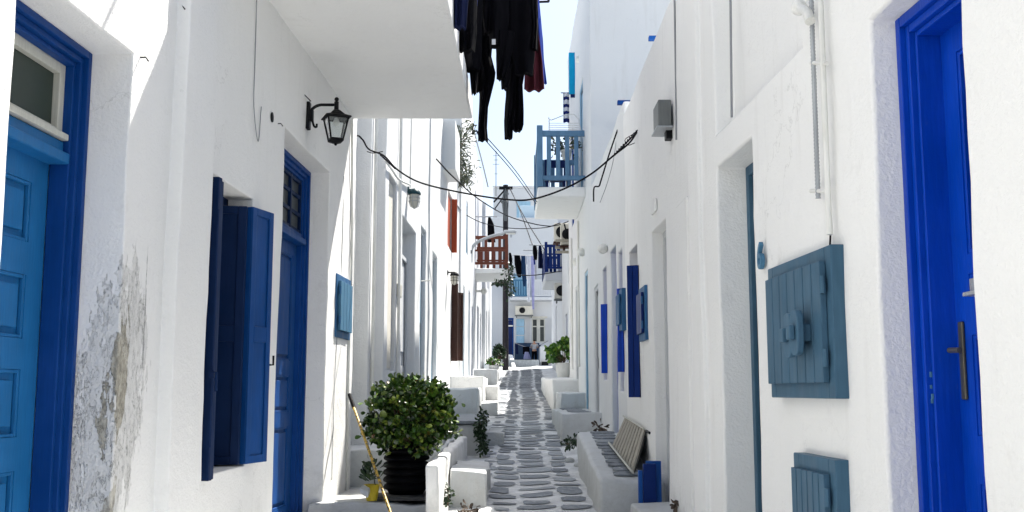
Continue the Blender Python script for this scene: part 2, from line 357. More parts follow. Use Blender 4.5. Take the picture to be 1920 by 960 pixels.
def block(name, label, x0, x1, y0, y1, z1, z1b=None, mat='white_step', cat='step', bev=.018, seed=1, jit=.022, zb=None):
    """a hand plastered masonry block: subdivided, softened and slightly uneven"""
    z1b = z1 if z1b is None else z1b
    nx, ny, nz = max(2, int((x1 - x0) / .12)), max(2, int((y1 - y0) / .2)), 4
    bm = bmesh.new(); V = {}
    def v(i, j, k):
        if (i, j, k) not in V:
            fy = j / ny; zt = z1 + (z1b - z1) * fy; y = y0 + (y1 - y0) * fy; b = (gz(y) - .3) if zb is None else zb
            p = Vector((x0 + (x1 - x0) * i / nx, y, b + (zt - b) * k / nz))
            d = noise.noise_vector(p * 2.3 + Vector((seed, seed, 0))) * jit * 1.6 + noise.noise_vector(p * 7) * jit * .5
            V[(i, j, k)] = bm.verts.new(p + d)
        return V[(i, j, k)]
    for i in range(nx):
        for j in range(ny): bm.faces.new((v(i, j, nz), v(i + 1, j, nz), v(i + 1, j + 1, nz), v(i, j + 1, nz)))
        for k in range(nz):
            bm.faces.new((v(i, 0, k), v(i + 1, 0, k), v(i + 1, 0, k + 1), v(i, 0, k + 1)))
            bm.faces.new((v(i, ny, k), v(i, ny, k + 1), v(i + 1, ny, k + 1), v(i + 1, ny, k)))
    for j in range(ny):
        for k in range(nz):
            bm.faces.new((v(0, j, k), v(0, j, k + 1), v(0, j + 1, k + 1), v(0, j + 1, k)))
            bm.faces.new((v(nx, j, k), v(nx, j + 1, k), v(nx, j + 1, k + 1), v(nx, j, k + 1)))
    m = MB(); m.bm.free(); m.bm = bm; o = m.build(name, mat, None, bev, True, 3)
    return tag(o, label, cat)
def catmull(P, n=8):
    P = [Vector(p) for p in P]; out = []
    Q = [P[0] * 2 - P[1]] + P + [P[-1] * 2 - P[-2]]
    for i in range(1, len(Q) - 2):
        a, b, c, d = Q[i - 1:i + 3]
        for k in range(n):
            t = k / n; out.append(.5 * ((2 * b) + (c - a) * t + (2 * a - 5 * b + 4 * c - d) * t * t + (3 * b - a - 3 * c + d) * t ** 3))
    return out + [P[-1]]
def cable(pts, r, label, mat='cable_black', name='cable', cat='cable', group=None, raw=False):
    P = [p if raw else at(*p) for p in pts]
    return tag(MB().tube(catmull(P), r, 6).build(name, mat), label, cat, group)
def leaves(name, mat, parent, pts, size, width=.6, droop=0, outward=None, spread=.8, fold=.15):
    vs = []; fs = []
    for p, c in pts:
        s = size * random.uniform(.65, 1.25); d = (Vector(p) - Vector(c)).normalized() if c is not None else Vector((0, 0, 1))
        d = (d + Vector((random.gauss(0, spread), random.gauss(0, spread), random.gauss(0, spread) - droop))).normalized()
        a = d.cross(Vector((random.gauss(0, 1), random.gauss(0, 1), random.gauss(0, 1)))).normalized(); nrm = d.cross(a)
        k = len(vs); w_ = s * width / 2; p = Vector(p)
        for (l_, ww, h) in ((0, .12, 0), (.35, .75, .5), (.7, 1, .8), (.93, .6, .4)):
            vs.append(p + d * s * l_ - a * w_ * ww + nrm * fold * s * h); vs.append(p + d * s * l_ + a * w_ * ww + nrm * fold * s * h)
        vs.append(p + d * s * 1.02)
        mid = len(vs); fs += [(k, k + 1, k + 3, k + 2), (k + 2, k + 3, k + 5, k + 4), (k + 4, k + 5, k + 7, k + 6), (k + 6, k + 7, k + 8)]
    return mesh_obj(name, vs, fs, mat, parent, True)
def structure(o): o['kind'] = 'structure'; return o
# ------------------------------------------------------------------ ground and street
def ground():
    vs = []; fs = []
    ys = [-40 + 2 * i for i in range(20)] + [i * .35 for i in range(170)] + [60 + 8 * i for i in range(30)]
    xs = [-300, -60, -12, -4] + [-2.4 + .2 * i for i in range(25)] + [4, 12, 60, 300]
    for y in ys:
        for x in xs:
            zz = gz(min(y, 62)); 
            if abs(x) < 3: zz += .012 * noise.noise((x * 1.7, y * 1.1, 0)) - .015 * math.exp(-((x - .05 - .008 * y) / .25) ** 2)
            if abs(x) > 3: zz -= .05
            vs.append((x, y, zz))
    nx = len(xs)
    for j in range(len(ys) - 1):
        for i in range(nx - 1): k = j * nx + i; fs.append((k, k + 1, k + nx + 1, k + nx))
    structure(mesh_obj('street', vs, fs, 'mortar', None, True))
    m = MB()
    def stone(cx, cy, wx, ly, z=None):
        n = 19; pts = []; sk = random.uniform(-.18, .18); tp = random.uniform(-.35, .35)
        for k in range(n):
            a = 2 * math.pi * k / n; ca, sa = math.cos(a), math.sin(a); e = random.uniform(.4, .68)
            x = cx + wx / 2 * math.copysign(abs(ca) ** e, ca) * random.uniform(.84, 1.08); y = cy + ly / 2 * math.copysign(abs(sa) ** e, sa) * (1 + tp * ca) * random.uniform(.8, 1.1) + sk * (x - cx)
            zz = gz(y) + .004 + (.012 * noise.noise((x * 1.7, y * 1.1, 0)) - .015 * math.exp(-((x - .05 - .008 * y) / .25) ** 2)) if z is None else z
            pts.append((x, y, zz + .004))
        m.poly(pts, .001)
    def mid(y): return .06 + .0068 * (y - 9) + .035 * math.sin(y * .35)
    for (o0, o1) in ((-.42, -.26), (-.24, -.02), (.02, .365), (.40, .63)):
        y = 6.5 + random.random() * .3
        while y < 46:
            wide = 1 + max(0, (y - 12)) * .014
            ly = random.choice((random.uniform(.12, .24), random.uniform(.22, .5), random.uniform(.2, .36)))
            j0, j1 = random.uniform(-.035, .03), random.uniform(-.07, .05); c0, c1 = mid(y) + o0 * wide + j0, mid(y) + o1 * wide + j1
            if o0 == -.42 and (y < 11.4 or random.random() < .35): y += ly; continue
            if o0 == .40 and random.random() < .12: y += ly; continue
            if random.random() < .10 and c1 - c0 > .24:
                mm = (c0 + c1) / 2 + random.uniform(-.05, .05); stone((c0 + mm) / 2 - .01, y + ly / 2, mm - c0 - .02, ly * .9); stone((mm + c1) / 2 + .01, y + ly / 2, c1 - mm - .02, ly * .85)
            else: stone((c0 + c1) / 2, y + ly / 2, c1 - c0, ly)
            y += ly + random.choice((random.uniform(.05, .11), random.uniform(.09, .22)))
    structure(m.build('street_paving', 'flagstone', None, 0, False))
ground()
def flags(parent, x0, x1, y0, y1, zf, step=.16, cols=1):
    m = MB(); y = y0
    while y < y1:
        ly = step * random.uniform(.7, 1.2)
        for c in range(cols):
            a = x0 + (x1 - x0) * c / cols + random.uniform(.01, .04); b = x0 + (x1 - x0) * (c + 1) / cols - random.uniform(.01, .04); pts = []
            for (x, yy) in ((a, y + .03), (a + .04, y), (b - .05, y + .01), (b, y + .04), (b, y + ly * .7), (b - .04, y + ly), (a + .05, y + ly), (a, y + ly * .7)):
                yy += random.uniform(-.012, .012); pts.append((x, yy, zf(yy) + .008))
            m.poly(pts, .012)
        y += ly + random.uniform(.035, .07)
    return m.build('flagstones', 'flagstone', parent, 0, False)
structure(MB().box(-1.3, 1.25, 48.4, 54, 2.3, 2.985).build('courtyard_floor', 'flagstone', None, .01))  # laid dark so its colour carries the shadow over the court
# ------------------------------------------------------------------ houses
PL1 = Plane(-1.903, .0343, -1); PL2 = Plane(-1.717, .0157, -1); PR1 = Plane(1.5, -.045, 1); PR2 = Plane(1.235, 0, 1)
PR4 = Plane(1.27, 0, 1); PR5 = Plane(1.6, 0, 1); PR6 = Plane(1.8, 0, 1)
L1 = facade('white_house', 'near left white house with deep balcony overhead and flaking plaster beside its faded blue door', PL1, -5, 10.17, 7.5,
    [(3.59, 4.63, .35, 3.09, .40), (5.62, 6.63, 1.09, 2.78, .27), (7.35, 8.95, .45, 3.45, .33), (5.14, 5.6, -1, 4.2, -.07)], res=.14, mat='white_peel', seed=2)
L2 = facade('white_house', 'narrow white house with boarded cream window just past the balcony on the left', PL2, 10.17, 13.6, 7.6,
    [(10.2, 11.15, -1, 8, .16), (11.5, 12.35, -1, 8, .15), (12.65, 13.4, zat(695, 13), zat(335, 13), .07)], res=.2, mat='white_mid', seed=5)
L3 = facade('white_house', 'white house on the left carrying the green caged lamp above its plain doorway', PL2, 13.6, 17.7, 7.8,
    [(14.0, 15.75, .6, zat(440, 15.8), .22), (16.5, 17.3, 1, zat(437, 17.3), .14)], res=.25, mat='white_mid', seed=6)
L4 = facade('white_house', 'left white house with open brown shutters and an orange leaf upstairs', Plane(-1.69, .0157, -1), 17.7, 25.2, 6.9,
    [(18.2, 19.2, 1, 4.0, .15), (22.9, 24.2, 2.25, 3.85, .15), (21.6, 22.9, 4.6, 5.8, .1), (20.2, 21.5, 5.9, 6.9, -.25)], res=.3, mat='white_mid', seed=7)
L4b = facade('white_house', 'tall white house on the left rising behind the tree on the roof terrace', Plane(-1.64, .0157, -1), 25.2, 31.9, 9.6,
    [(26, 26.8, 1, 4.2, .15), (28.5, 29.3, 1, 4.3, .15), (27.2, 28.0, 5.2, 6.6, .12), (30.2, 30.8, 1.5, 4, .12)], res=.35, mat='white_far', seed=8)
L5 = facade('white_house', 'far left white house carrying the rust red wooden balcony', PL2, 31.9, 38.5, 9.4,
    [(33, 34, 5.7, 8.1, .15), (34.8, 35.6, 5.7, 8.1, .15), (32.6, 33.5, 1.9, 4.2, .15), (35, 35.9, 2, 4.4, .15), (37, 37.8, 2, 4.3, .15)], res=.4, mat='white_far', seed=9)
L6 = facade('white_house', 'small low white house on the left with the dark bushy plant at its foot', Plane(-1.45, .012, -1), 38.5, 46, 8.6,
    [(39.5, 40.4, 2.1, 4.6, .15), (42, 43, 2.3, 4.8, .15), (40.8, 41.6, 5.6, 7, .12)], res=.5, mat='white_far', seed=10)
R1 = facade('white_house', 'near right white house numbered 6 with a vivid blue door and two meter cupboards', PR1, -5, 6.75, 6.4,
    [(3.05, 3.76, .45, 2.93, .31), (5.36, 6.12, .4, 2.88, .33), (4.5, 6.12, 3.08, 6.5, .12), (6.45, 6.75, -1, 7, -.035)], res=.14, seed=11, bev=.03)
R2 = facade('white_house', 'low right white house with dark blue shutter and grey box under its roof line', PR2, 6.75, 11.25, 4.58,
    [(8.3, 9.1, .5, 2.94, .2), (7.15, 7.6, -1, 2.9, -.025), (10.2, 10.9, 1.5, 3.0, .18)], res=.16, seed=12)
R3 = facade('white_house', 'right white house with blue edged doorway behind the sloping bench', Plane(1.245, 0, 1), 11.25, 16.5, 4.75,
    [(11.65, 12.1, 1.55, 3.15, .16), (12.35, 13.15, .7, 3.3, .18), (13.65, 14.3, 1.7, 3.2, .16), (15.0, 15.8, .9, 3.1, .12)], res=.2, mat='white_mid', seed=13)
R4 = facade('white_house', 'tall right white house that carries the grey blue balcony', PR4, 16.5, 23, 9.05,
    [(18.2, 19.2, 5.05, 7.2, .15), (21, 21.9, 5, 7, .15), (17.4, 18.2, 1.2, 3.6, .14), (20, 20.9, 1.4, 3.6, .15), (22, 22.6, 2.2, 3.4, .12)], res=.28, mat='white_mid', seed=14)
R5 = facade('white_house', 'right white house set back behind the big white flower pot', PR5, 23, 33, 6.3,
    [(24.5, 25.4, 1.6, 4, .15), (27.6, 28.5, 1.8, 4.2, .15), (30, 31, 2.4, 3.8, .15), (29, 29.8, 4.6, 5.8, .12)], res=.4, mat='white_mid', seed=15)
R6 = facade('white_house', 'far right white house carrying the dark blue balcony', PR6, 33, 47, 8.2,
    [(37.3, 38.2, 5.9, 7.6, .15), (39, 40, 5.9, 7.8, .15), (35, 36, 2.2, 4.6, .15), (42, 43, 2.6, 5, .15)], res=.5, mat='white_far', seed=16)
MB().box(2.0, 5.6, 17.2, 23.0, 9.06, 12.6).build('sun_blocker', 'white_mid', R4, .04)  # unseen block added above the roof to keep sun off the near street
# end of the street: the house across it, facing the camera
def end_house():
    root = thing('white_house', 'white house closing the end of the street with a small two leaf window', 'house', (0, 54, gz(54)))
    m = MB(); Y = 54
    x0, x1 = -6.0, 7.0; X = lambda px: at(px, 600, Y).x; Z = lambda py: zat(py, Y)
    wins = [(X(997), X(1022), Z(642), Z(597)), (X(943), X(963), Z(668), Z(596)), (X(1034), X(1047), Z(690), Z(641)), (X(963), X(985), Z(556), Z(512))]
    xs = sorted(set([x0, x1] + [a for q in wins for a in q[:2]])); zs = sorted(set([1.5, 10.6] + [a for q in wins for a in q[2:]]))
    V = {}
    def v(i, j, d):
        if (i, j, d) not in V: V[(i, j, d)] = m.bm.verts.new((xs[i], Y + d, zs[j]))
        return V[(i, j, d)]
    def dep(i, j):
        if i < 0 or i >= len(xs) - 1 or j < 0 or j >= len(zs) - 1: return 4.0
        a = (xs[i] + xs[i + 1]) / 2; b = (zs[j] + zs[j + 1]) / 2
        return .16 if any(q[0] < a < q[1] and q[2] < b < q[3] for q in wins) else 0.0
    for i in range(-1, len(xs)):
        for j in range(-1, len(zs)):
            d = dep(i, j)
            if 0 <= i < len(xs) - 1 and 0 <= j < len(zs) - 1: m.bm.faces.new((v(i, j, d), v(i + 1, j, d), v(i + 1, j + 1, d), v(i, j + 1, d)))
            if i + 1 < len(xs) and 0 <= j < len(zs) - 1:
                e = dep(i + 1, j)
                if e != d: m.bm.faces.new((v(i + 1, j, d), v(i + 1, j + 1, d), v(i + 1, j + 1, e), v(i + 1, j, e)))
            if j + 1 < len(zs) and 0 <= i < len(xs) - 1:
                e = dep(i, j + 1)
                if e != d: m.bm.faces.new((v(i, j + 1, d), v(i + 1, j + 1, d), v(i + 1, j + 1, e), v(i, j + 1, e)))
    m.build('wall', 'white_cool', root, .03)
    # window with two dark leaves in a pale frame
    a, b, c, d = wins[0]; f = MB(); cx = (a + b) / 2
    f.box(a, a + .06, Y + .03, Y + .1, c, d); f.box(b - .06, b, Y + .03, Y + .1, c, d); f.box(cx - .09, cx + .09, Y + .02, Y + .1, c, d)
    f.box(a + .06, b - .06, Y + .035, Y + .1, d - .06, d); f.box(a + .06, b - .06, Y + .035, Y + .1, c, c + .06); f.box(a + .06, b - .06, Y + .04, Y + .09, c + .8, c + .86)
    wf = f.build('window', 'pale_wood_white', root, .01); MB().box(a, b, Y + .10, Y + .12, c, d).build('pane', 'glass_dark', wf)
    MB().box(a - .12, b + .12, Y - .07, Y + .02, d + .02, d + .1).build('lintel', 'beige_plastic', wf, .01)
    for s0, s1 in ((X(984), X(995)), (X(1025), X(1040))):
        s = MB(); s.box(s0, s0 + .05, Y - .05, Y - .005, c, d); s.box(s1 - .05, s1, Y - .05, Y - .005, c, d); z = c
        while z < d - .03: s.box(s0 + .05, s1 - .05, Y - .045, Y - .01, z, z + .035); z += .06
        s.build('shutter', 'white_cool', wf)
    a, b, c, d = wins[1]
    dr = MB().box(a + .07, b - .07, Y + .08, Y + .13, c, d - .12).box(a + .12, b - .12, Y + .06, Y + .08, c + .1, c + .8).build('door', 'dark_blue_plain', root, .01)
    MB().box(a, a + .07, Y + .02, Y + .14, c, d).box(b - .07, b, Y + .02, Y + .14, c, d).box(a, b, Y + .015, Y + .14, d - .1, d).build('door_frame', 'blue_frame', dr, .006)
    MB().box(a + .02, b - .02, Y - .05, Y + .02, d - .45, d - .38).build('door_rail', 'white_plastic', dr)
    a, b, c, d = wins[2]; MB().box(a, b, Y + .1, Y + .13, c, d).build('door', 'dark_blue_plain', root)
    a, b, c, d = wins[3]; MB().box(a, b, Y + .1, Y + .13, c, d).build('door', 'light_blue_paint', root)
    pn = MB(); 
    for p0, p1 in ((598, 612), (613, 628), (630, 645)): pn.box(X(968), X(983), Y - .04, Y - .004, Z(p1), Z(p0))
    pn.build('wall_panel', 'light_blue_paint', root, .01)
    MB().box(X(965), X(1011), Y - .05, Y - .006, gz(53), Z(643)).build('wall_panel', 'slate_blue_shade', root, .01)  # added dark panel: its slate blue stands in for the courtyard's shade
    # balcony across the first floor
    bl = MB().box(X(956), X(1050), Y - 1.1, Y + .02, Z(566), Z(560)).build('balcony', 'white_cool', root, .02)
    def rail(x0, x1, mat, n, y=Y - 1.05):
        r = MB(); r.box(x0, x1, y - .03, y + .03, Z(531), Z(528)); r.box(x0, x1, y - .03, y + .03, Z(558.5), Z(556.5))
        for k in range(n):
            x = x0 + (x1 - x0) * k / (n - 1); r.box(x - .045, x + .045, y - .018, y + .018, Z(557), Z(530))
        r.build('railing', mat, bl)
    rail(X(958), X(990), 'teal_light', 8); rail(X(1002), X(1046), 'white_cool', 11)
    # set back upper storey
    MB().box(X(975), X(1016), Y + .9, Y + 3.5, 10.6, zat(386, 55)).build('upper_room', 'pale_blue_wall', root, .03)
    return root
end_house()
def far_house(label, px0, px1, Y, py, seed, mat='white'):
    a = at(px0, py, Y); b = at(px1, py, Y); r = thing('white_house', label, 'house', (a.x, Y, gz(54)))
    MB().box(a.x, b.x, Y, Y + 5, 2, a.z).build('wall', mat, r, .05)
    MB().box(a.x - .05, b.x + .05, Y - .06, Y + 5.05, a.z + .003, a.z + .12).build('parapet', mat, r, .03)
    MB().box(a.x + (b.x - a.x) * .5, a.x + (b.x - a.x) * .5 + .9, Y - .03, Y + .05, a.z - 2.3, a.z - .9).build('window', 'light_blue_paint', r)
    return r
far_house('highest white house seen far above the end of the street', 925, 1012, 66, 352, 1, 'white_cool')
far_house('white house standing low behind the dark blue balcony', 1003, 1120, 61, 424, 2)
# ------------------------------------------------------------------ doors, windows, shutters of the near houses
def panel_door(house, pl, y0, y1, z0, z1, d, mat, panels, name='door', t=.05, rec=.022):
    """leaf built of solid stuff with sunk fields that hold raised panels"""
    ps = sorted(panels); m = MB(); m.wbox(pl, y0, y1, z0, z1, d + rec, d + t)
    ys = sorted(set([y0, y1] + [a for p in ps for a in p[:2]])); zs = sorted(set([z0, z1] + [a for p in ps for a in p[2:4]]))
    for i in range(len(ys) - 1):
        # merge vertical runs that are not a field
        run = None
        for j in range(len(zs) - 1):
            cy, cz = (ys[i] + ys[i + 1]) / 2, (zs[j] + zs[j + 1]) / 2
            field = any(p[0] < cy < p[1] and p[2] < cz < p[3] for p in ps)
            if not field:
                if run is None: run = zs[j]
            if field or j == len(zs) - 2:
                if run is not None:
                    top = zs[j] if field else zs[j + 1]
                    m.wbox(pl, ys[i], ys[i + 1], run, top, d, d + rec - .0005); run = None
    leaf = m.build(name, mat, house)
    e = MB()
    for p in ps:
        a, b, c, f = p[:4]; g = .018; w_ = .016
        e.wbox(pl, a, a + w_, c, f, d + .003, d + rec); e.wbox(pl, b - w_, b, c, f, d + .003, d + rec)
        e.wbox(pl, a + w_, b - w_, c, c + w_, d + .003, d + rec); e.wbox(pl, a + w_, b - w_, f - w_, f, d + .003, d + rec)
        if b - a > .09: e.wbox(pl, a + .045, b - .045, c + .045, f - .045, d + .006, d + rec)
    e.build('panel', mat, leaf, .004)
    return leaf
def door_frame(leaf, pl, y0, y1, z0, z1, d, mat, wd=.085, steps=((0, .035), (.035, .02)), rail=None):
    m = MB(); o = 0; dd = d
    for k, (off, w_) in enumerate(((0, wd * .4), (wd * .4, wd * .33), (wd * .73, wd * .27))):
        q = d + .022 * k
        m.wbox(pl, y0 + off, y0 + off + w_, z0, z1 - off, q, d + .13); m.wbox(pl, y1 - off - w_, y1 - off, z0, z1 - off, q, d + .13)
        m.wbox(pl, y0 + off + w_, y1 - off - w_, z1 - off - w_, z1 - off, q, d + .13)
    return m.build('door_frame', mat, leaf, .004)
# left near door with transom
b0, b1, bz = 3.59 + .085, 4.63 - .085, 3.09 - .085
d1 = panel_door(L1, PL1, b0 + .004, b1 - .004, .35, 2.55, .315, 'blue_door_faded',
    [(a, b, z0, z1) for (a, b) in ((3.74, 4.02), (4.08, 4.40)) for (z0, z1) in ((2.18, 2.44), (1.77, 2.04), (1.36, 1.64), (.85, 1.22), (.48, .72))])
door_frame(d1, PL1, 3.592, 4.628, .35, 3.088, .185, 'blue_frame')
MB().wbox(PL1, b0, b1, 2.55, 2.60, .225, .35).wbox(PL1, b0, b1, 2.60, 2.655, .255, .35).build('transom_rail', 'blue_door_faded', d1, .008)
tw = MB(); tw.wbox(PL1, b0, b0 + .05, 2.66, bz, .265, .315).wbox(PL1, b1 - .05, b1, 2.66, bz, .265, .315).wbox(PL1, b0 + .05, b1 - .05, 2.66, 2.71, .265, .315).wbox(PL1, b0 + .05, b1 - .05, bz - .05, bz, .265, .315).wbox(PL1, b0, b1 - .01, 2.655, 2.685, .23, .264)
tw.build('transom_window', 'pale_wood_white', d1, .005); MB().wbox(PL1, b0 + .05, b1 - .05, 2.71, bz - .05, .295, .305).build('pane', 'glass_green', d1)
# left window with folding shutters
wf = MB(); wf.wbox(PL1, 5.62, 5.69, 1.09, 2.78, .16, .26).wbox(PL1, 6.56, 6.63, 1.09, 2.78, .16, .26).wbox(PL1, 5.69, 6.56, 1.09, 1.16, .16, .26).wbox(PL1, 5.69, 6.56, 2.71, 2.78, .16, .26).wbox(PL1, 6.09, 6.16, 1.16, 2.71, .17, .25)
win = wf.build('window', 'blue_shutter', L1, .005); MB().wbox(PL1, 5.69, 6.56, 1.16, 2.71, .235, .245).build('pane', 'glass_dark', win)
def leaf_between(parent, p, q, z0, z1, mat, t=.04, fields=2, name='shutter'):
    p = Vector((p[0], p[1], 0)); q = Vector((q[0], q[1], 0)); u = (q - p); L = u.length; u.normalize(); n = Vector((u.y, -u.x, 0))
    if n.y > 0: n = -n                                   # n points towards the camera side
    f = lambda a, b, c: p + u * a + n * b + Vector((0, 0, c))
    m = MB(); m.box(0, L, -t * .6, t * .25, z0, z1, f); s = .055
    m.box(0, s, t * .25, t * .5, z0, z1, f); m.box(L - s, L, t * .25, t * .5, z0, z1, f)
    zs = [z0 + (z1 - z0) * k / fields for k in range(fields + 1)]
    for k, z in enumerate(zs):
        a = max(z0, z - .05); b = min(z1, z + .05); m.box(s, L - s, t * .25, t * .5, a, b, f)
    o = m.build(name, mat, parent, .004); return o, f
sA, fA = leaf_between(win, (-1.90, 5.74), (-1.628, 5.71), 1.07, 2.735, 'blue_shutter', .045)
sB, fB = leaf_between(win, (-1.90, 5.80), (-1.64, 5.79), 1.07, 2.73, 'blue_shutter', .045)
sC, fC = leaf_between(win, (-1.93, 6.50), (-1.685, 6.53), 1.10, 2.715, 'blue_shutter', .045, 2)
sD, fD = leaf_between(win, (-1.672, 6.56), (-1.598, 6.82), 1.10, 2.72, 'blue_door_mid', .04, 2)
h = MB().tube([(-1.632, 5.695, 1.25), (-1.632, 5.695, 2.55)], .008, 8).box(-1.645, -1.615, 5.67, 5.70, 1.62, 1.66).tube([(-1.63, 5.68, 1.65), (-1.60, 5.665, 1.65), (-1.60, 5.665, 1.55)], .009, 8).build('shutter_bolt', 'blue_shutter', win)
MB().tube([(-1.60, 6.84, 1.72), (-1.56, 6.83, 1.72), (-1.56, 6.83, 1.78)], .007, 8).build('shutter_hook', 'black_iron', win)
# left second door
d2 = panel_door(L1, PL1, 7.45, 8.85, .45, 2.79, .25, 'blue_door_mid', [(a, b, z0, z1) for a, b in ((7.55, 8.05), (8.2, 8.72)) for z0, z1 in ((1.80, 2.68), (1.38, 1.68), (.62, 1.26))])
door_frame(d2, PL1, 7.352, 8.948, .45, 3.448, .165, 'blue_frame', .095)
MB().wbox(PL1, 7.45, 8.85, 2.79, 2.84, .17, .3).wbox(PL1, 7.45, 8.85, 2.84, 2.89, .21, .3).build('transom_rail', 'blue_door_mid', d2, .006)
tw = MB(); 
for k in range(5): y = 7.45 + 1.4 * k / 4; tw.wbox(PL1, max(7.45, y - .018), min(8.85, y + .018), 2.89, 3.35, .22, .26)
for z in (2.89, 3.035, 3.19, 3.32): tw.wbox(PL1, 7.452, 8.848, z, z + .028, .225, .258)
tw.build('transom_window', 'blue_shutter', d2); MB().wbox(PL1, 7.45, 8.85, 2.9, 3.34, .245, .25).build('pane', 'glass_dark', d2)
# slab balcony over the left house
sx = -.40
bal = MB().hexa([Vector(p) for p in ((PL1.x(5.7) - .02, 5.7, 4.21), (-.46, 5.7, 4.21), (-.39, 10.0, 4.21), (PL1.x(10) - .02, 10.0, 4.21), (PL1.x(5.7) - .02, 5.7, 4.43), (-.46, 5.7, 4.43), (-.39, 10.0, 4.43), (PL1.x(10) - .02, 10.0, 4.43))]).build('balcony', 'white_peel', L1, .02)
rl = MB()
rl.tube([(-1.6, 9.93, 5.35), (-.45, 9.93, 5.35), (-.52, 5.75, 5.35), (-1.7, 5.75, 5.35)], .02, 6)
y = 5.8
while y < 9.95: rl.tube([(-.52 + .07 * (y - 5.7) / 4.3, y, 4.43), (-.52 + .07 * (y - 5.7) / 4.3, y, 5.35)], .009, 5); y += .13
for k in range(9): rl.tube([(-1.55 + .13 * k, 9.93, 4.43), (-1.55 + .13 * k, 9.93, 5.35)], .009, 5)
rl.build('railing', 'black_iron', bal)
# cream board in the next house's blind window
MB().wbox(PL2, 12.68, 13.37, zat(690, 13), zat(340, 13), .045, .066).build('window_board', 'cream', L2, .01)
# simple doors further along
def simple_door(house, pl, y0, y1, z0, z1, d, mat, frame='blue_frame', kind='door'):
    m = MB().wbox(pl, y0, y1, z0, z1, d - .05, d - .005)
    m.wbox(pl, y0 + .1, y1 - .1, z0 + .15, z0 + (z1 - z0) * .45, d - .07, d - .05); m.wbox(pl, y0 + .1, y1 - .1, z0 + (z1 - z0) * .52, z1 - .12, d - .07, d - .05)
    o = m.build(kind, mat, house, .004)
    MB().wbox(pl, y0 - .002, y0 + .06, z0, z1, d - .1, d - .072).wbox(pl, y1 - .06, y1 + .002, z0, z1, d - .1, d - .072).wbox(pl, y0 + .06, y1 - .06, z1 - .06, z1, d - .1, d - .072).build(kind + '_frame', frame, o, .004)
    return o
P4 = Plane(-1.69, .0157, -1); P4b = Plane(-1.64, .0157, -1); P6 = Plane(-1.45, .012, -1); P3 = Plane(1.245, 0, 1)
simple_door(L3, PL2, 14.0, 15.75, .6, zat(440, 15.8) - .4, .22, 'white_cool', 'white_cool'); simple_door(L3, PL2, 16.5, 17.3, 1, zat(437, 17.3), .14, 'light_blue_paint', 'white_cool')
simple_door(L4, P4, 18.2, 19.2, 1, 4.0, .15, 'light_blue_paint', 'white_cool'); simple_door(L4, P4, 22.9, 24.2, 2.25, 3.85, .15, 'glass_dark', 'brown_wood', 'window')
for (y0, y1, z0, z1) in ((26, 26.8, 1, 4.2), (28.5, 29.3, 1, 4.3)): simple_door(L4b, P4b, y0, y1, z0, z1, .15, 'teal_light', 'light_blue_paint')
simple_door(L4b, P4b, 27.2, 28.0, 5.2, 6.6, .12, 'glass_dark', 'light_blue_paint', 'window'); simple_door(L4b, P4b, 30.2, 30.8, 1.5, 4, .12, 'dark_blue_plain', 'blue_frame')
for (y0, y1, z0, z1, mm) in ((33, 34, 5.7, 8.1, 'mid_blue'), (34.8, 35.6, 5.7, 8.1, 'mid_blue'), (32.6, 33.5, 1.9, 4.2, 'dark_blue_plain'), (35, 35.9, 2, 4.4, 'teal_light'), (37, 37.8, 2, 4.3, 'light_blue_paint')): simple_door(L5, PL2, y0, y1, z0, z1, .15, mm)
for (y0, y1, z0, z1, mm) in ((39.5, 40.4, 2.1, 4.6, 'light_blue_paint'), (42, 43, 2.3, 4.8, 'mid_blue')): simple_door(L6, P6, y0, y1, z0, z1, .15, mm)
simple_door(L6, P6, 40.8, 41.6, 5.6, 7, .12, 'glass_dark', 'mid_blue', 'window')
# brown shutters and orange upstairs shutter
wb = [c for c in L4.children if c.name.startswith('window')][0]
leaf_between(wb, (-1.37, 22.85), (-1.19, 22.83), 2.2, 3.9, 'brown_wood', .06, 3); leaf_between(wb, (-1.35, 24.25), (-1.17, 24.5), 2.25, 3.85, 'brown_wood', .06, 2)
wo = MB().wbox(P4, 21.62, 22.88, 4.62, 5.78, .04, .095).build('window', 'orange_red', L4, .01)
leaf_between(wo, (-1.345, 22.9), (-1.225, 22.9), 4.6, 5.8, 'orange_red', .06, 2)
# --- right near door
rf = MB(); d = .14
for k, (o_, w_) in enumerate(((0, .04), (.04, .03), (.07, .02))):
    q = d - .035 + .02 * k
    rf.wbox(PR1, 3.762 - o_ - w_, 3.758 - o_, .45, 2.928 - o_, q, d + .16); rf.wbox(PR1, 3.052 + o_, 3.052 + o_ + w_, .45, 2.928 - o_, q, d + .16); rf.wbox(PR1, 3.052 + o_ + w_, 3.758 - o_ - w_, 2.928 - o_ - w_, 2.928 - o_, q, d + .16)
PRD = PR1
d3 = panel_door(R1, PR1, 3.14, 3.672, .45, 2.84, .232, 'blue_vivid', [(3.20, 3.56, 2.02, 2.74), (3.20, 3.56, 1.87, 1.95), (3.20, 3.56, 1.40, 1.74), (3.20, 3.56, .62, 1.24)], t=.06, rec=.03)
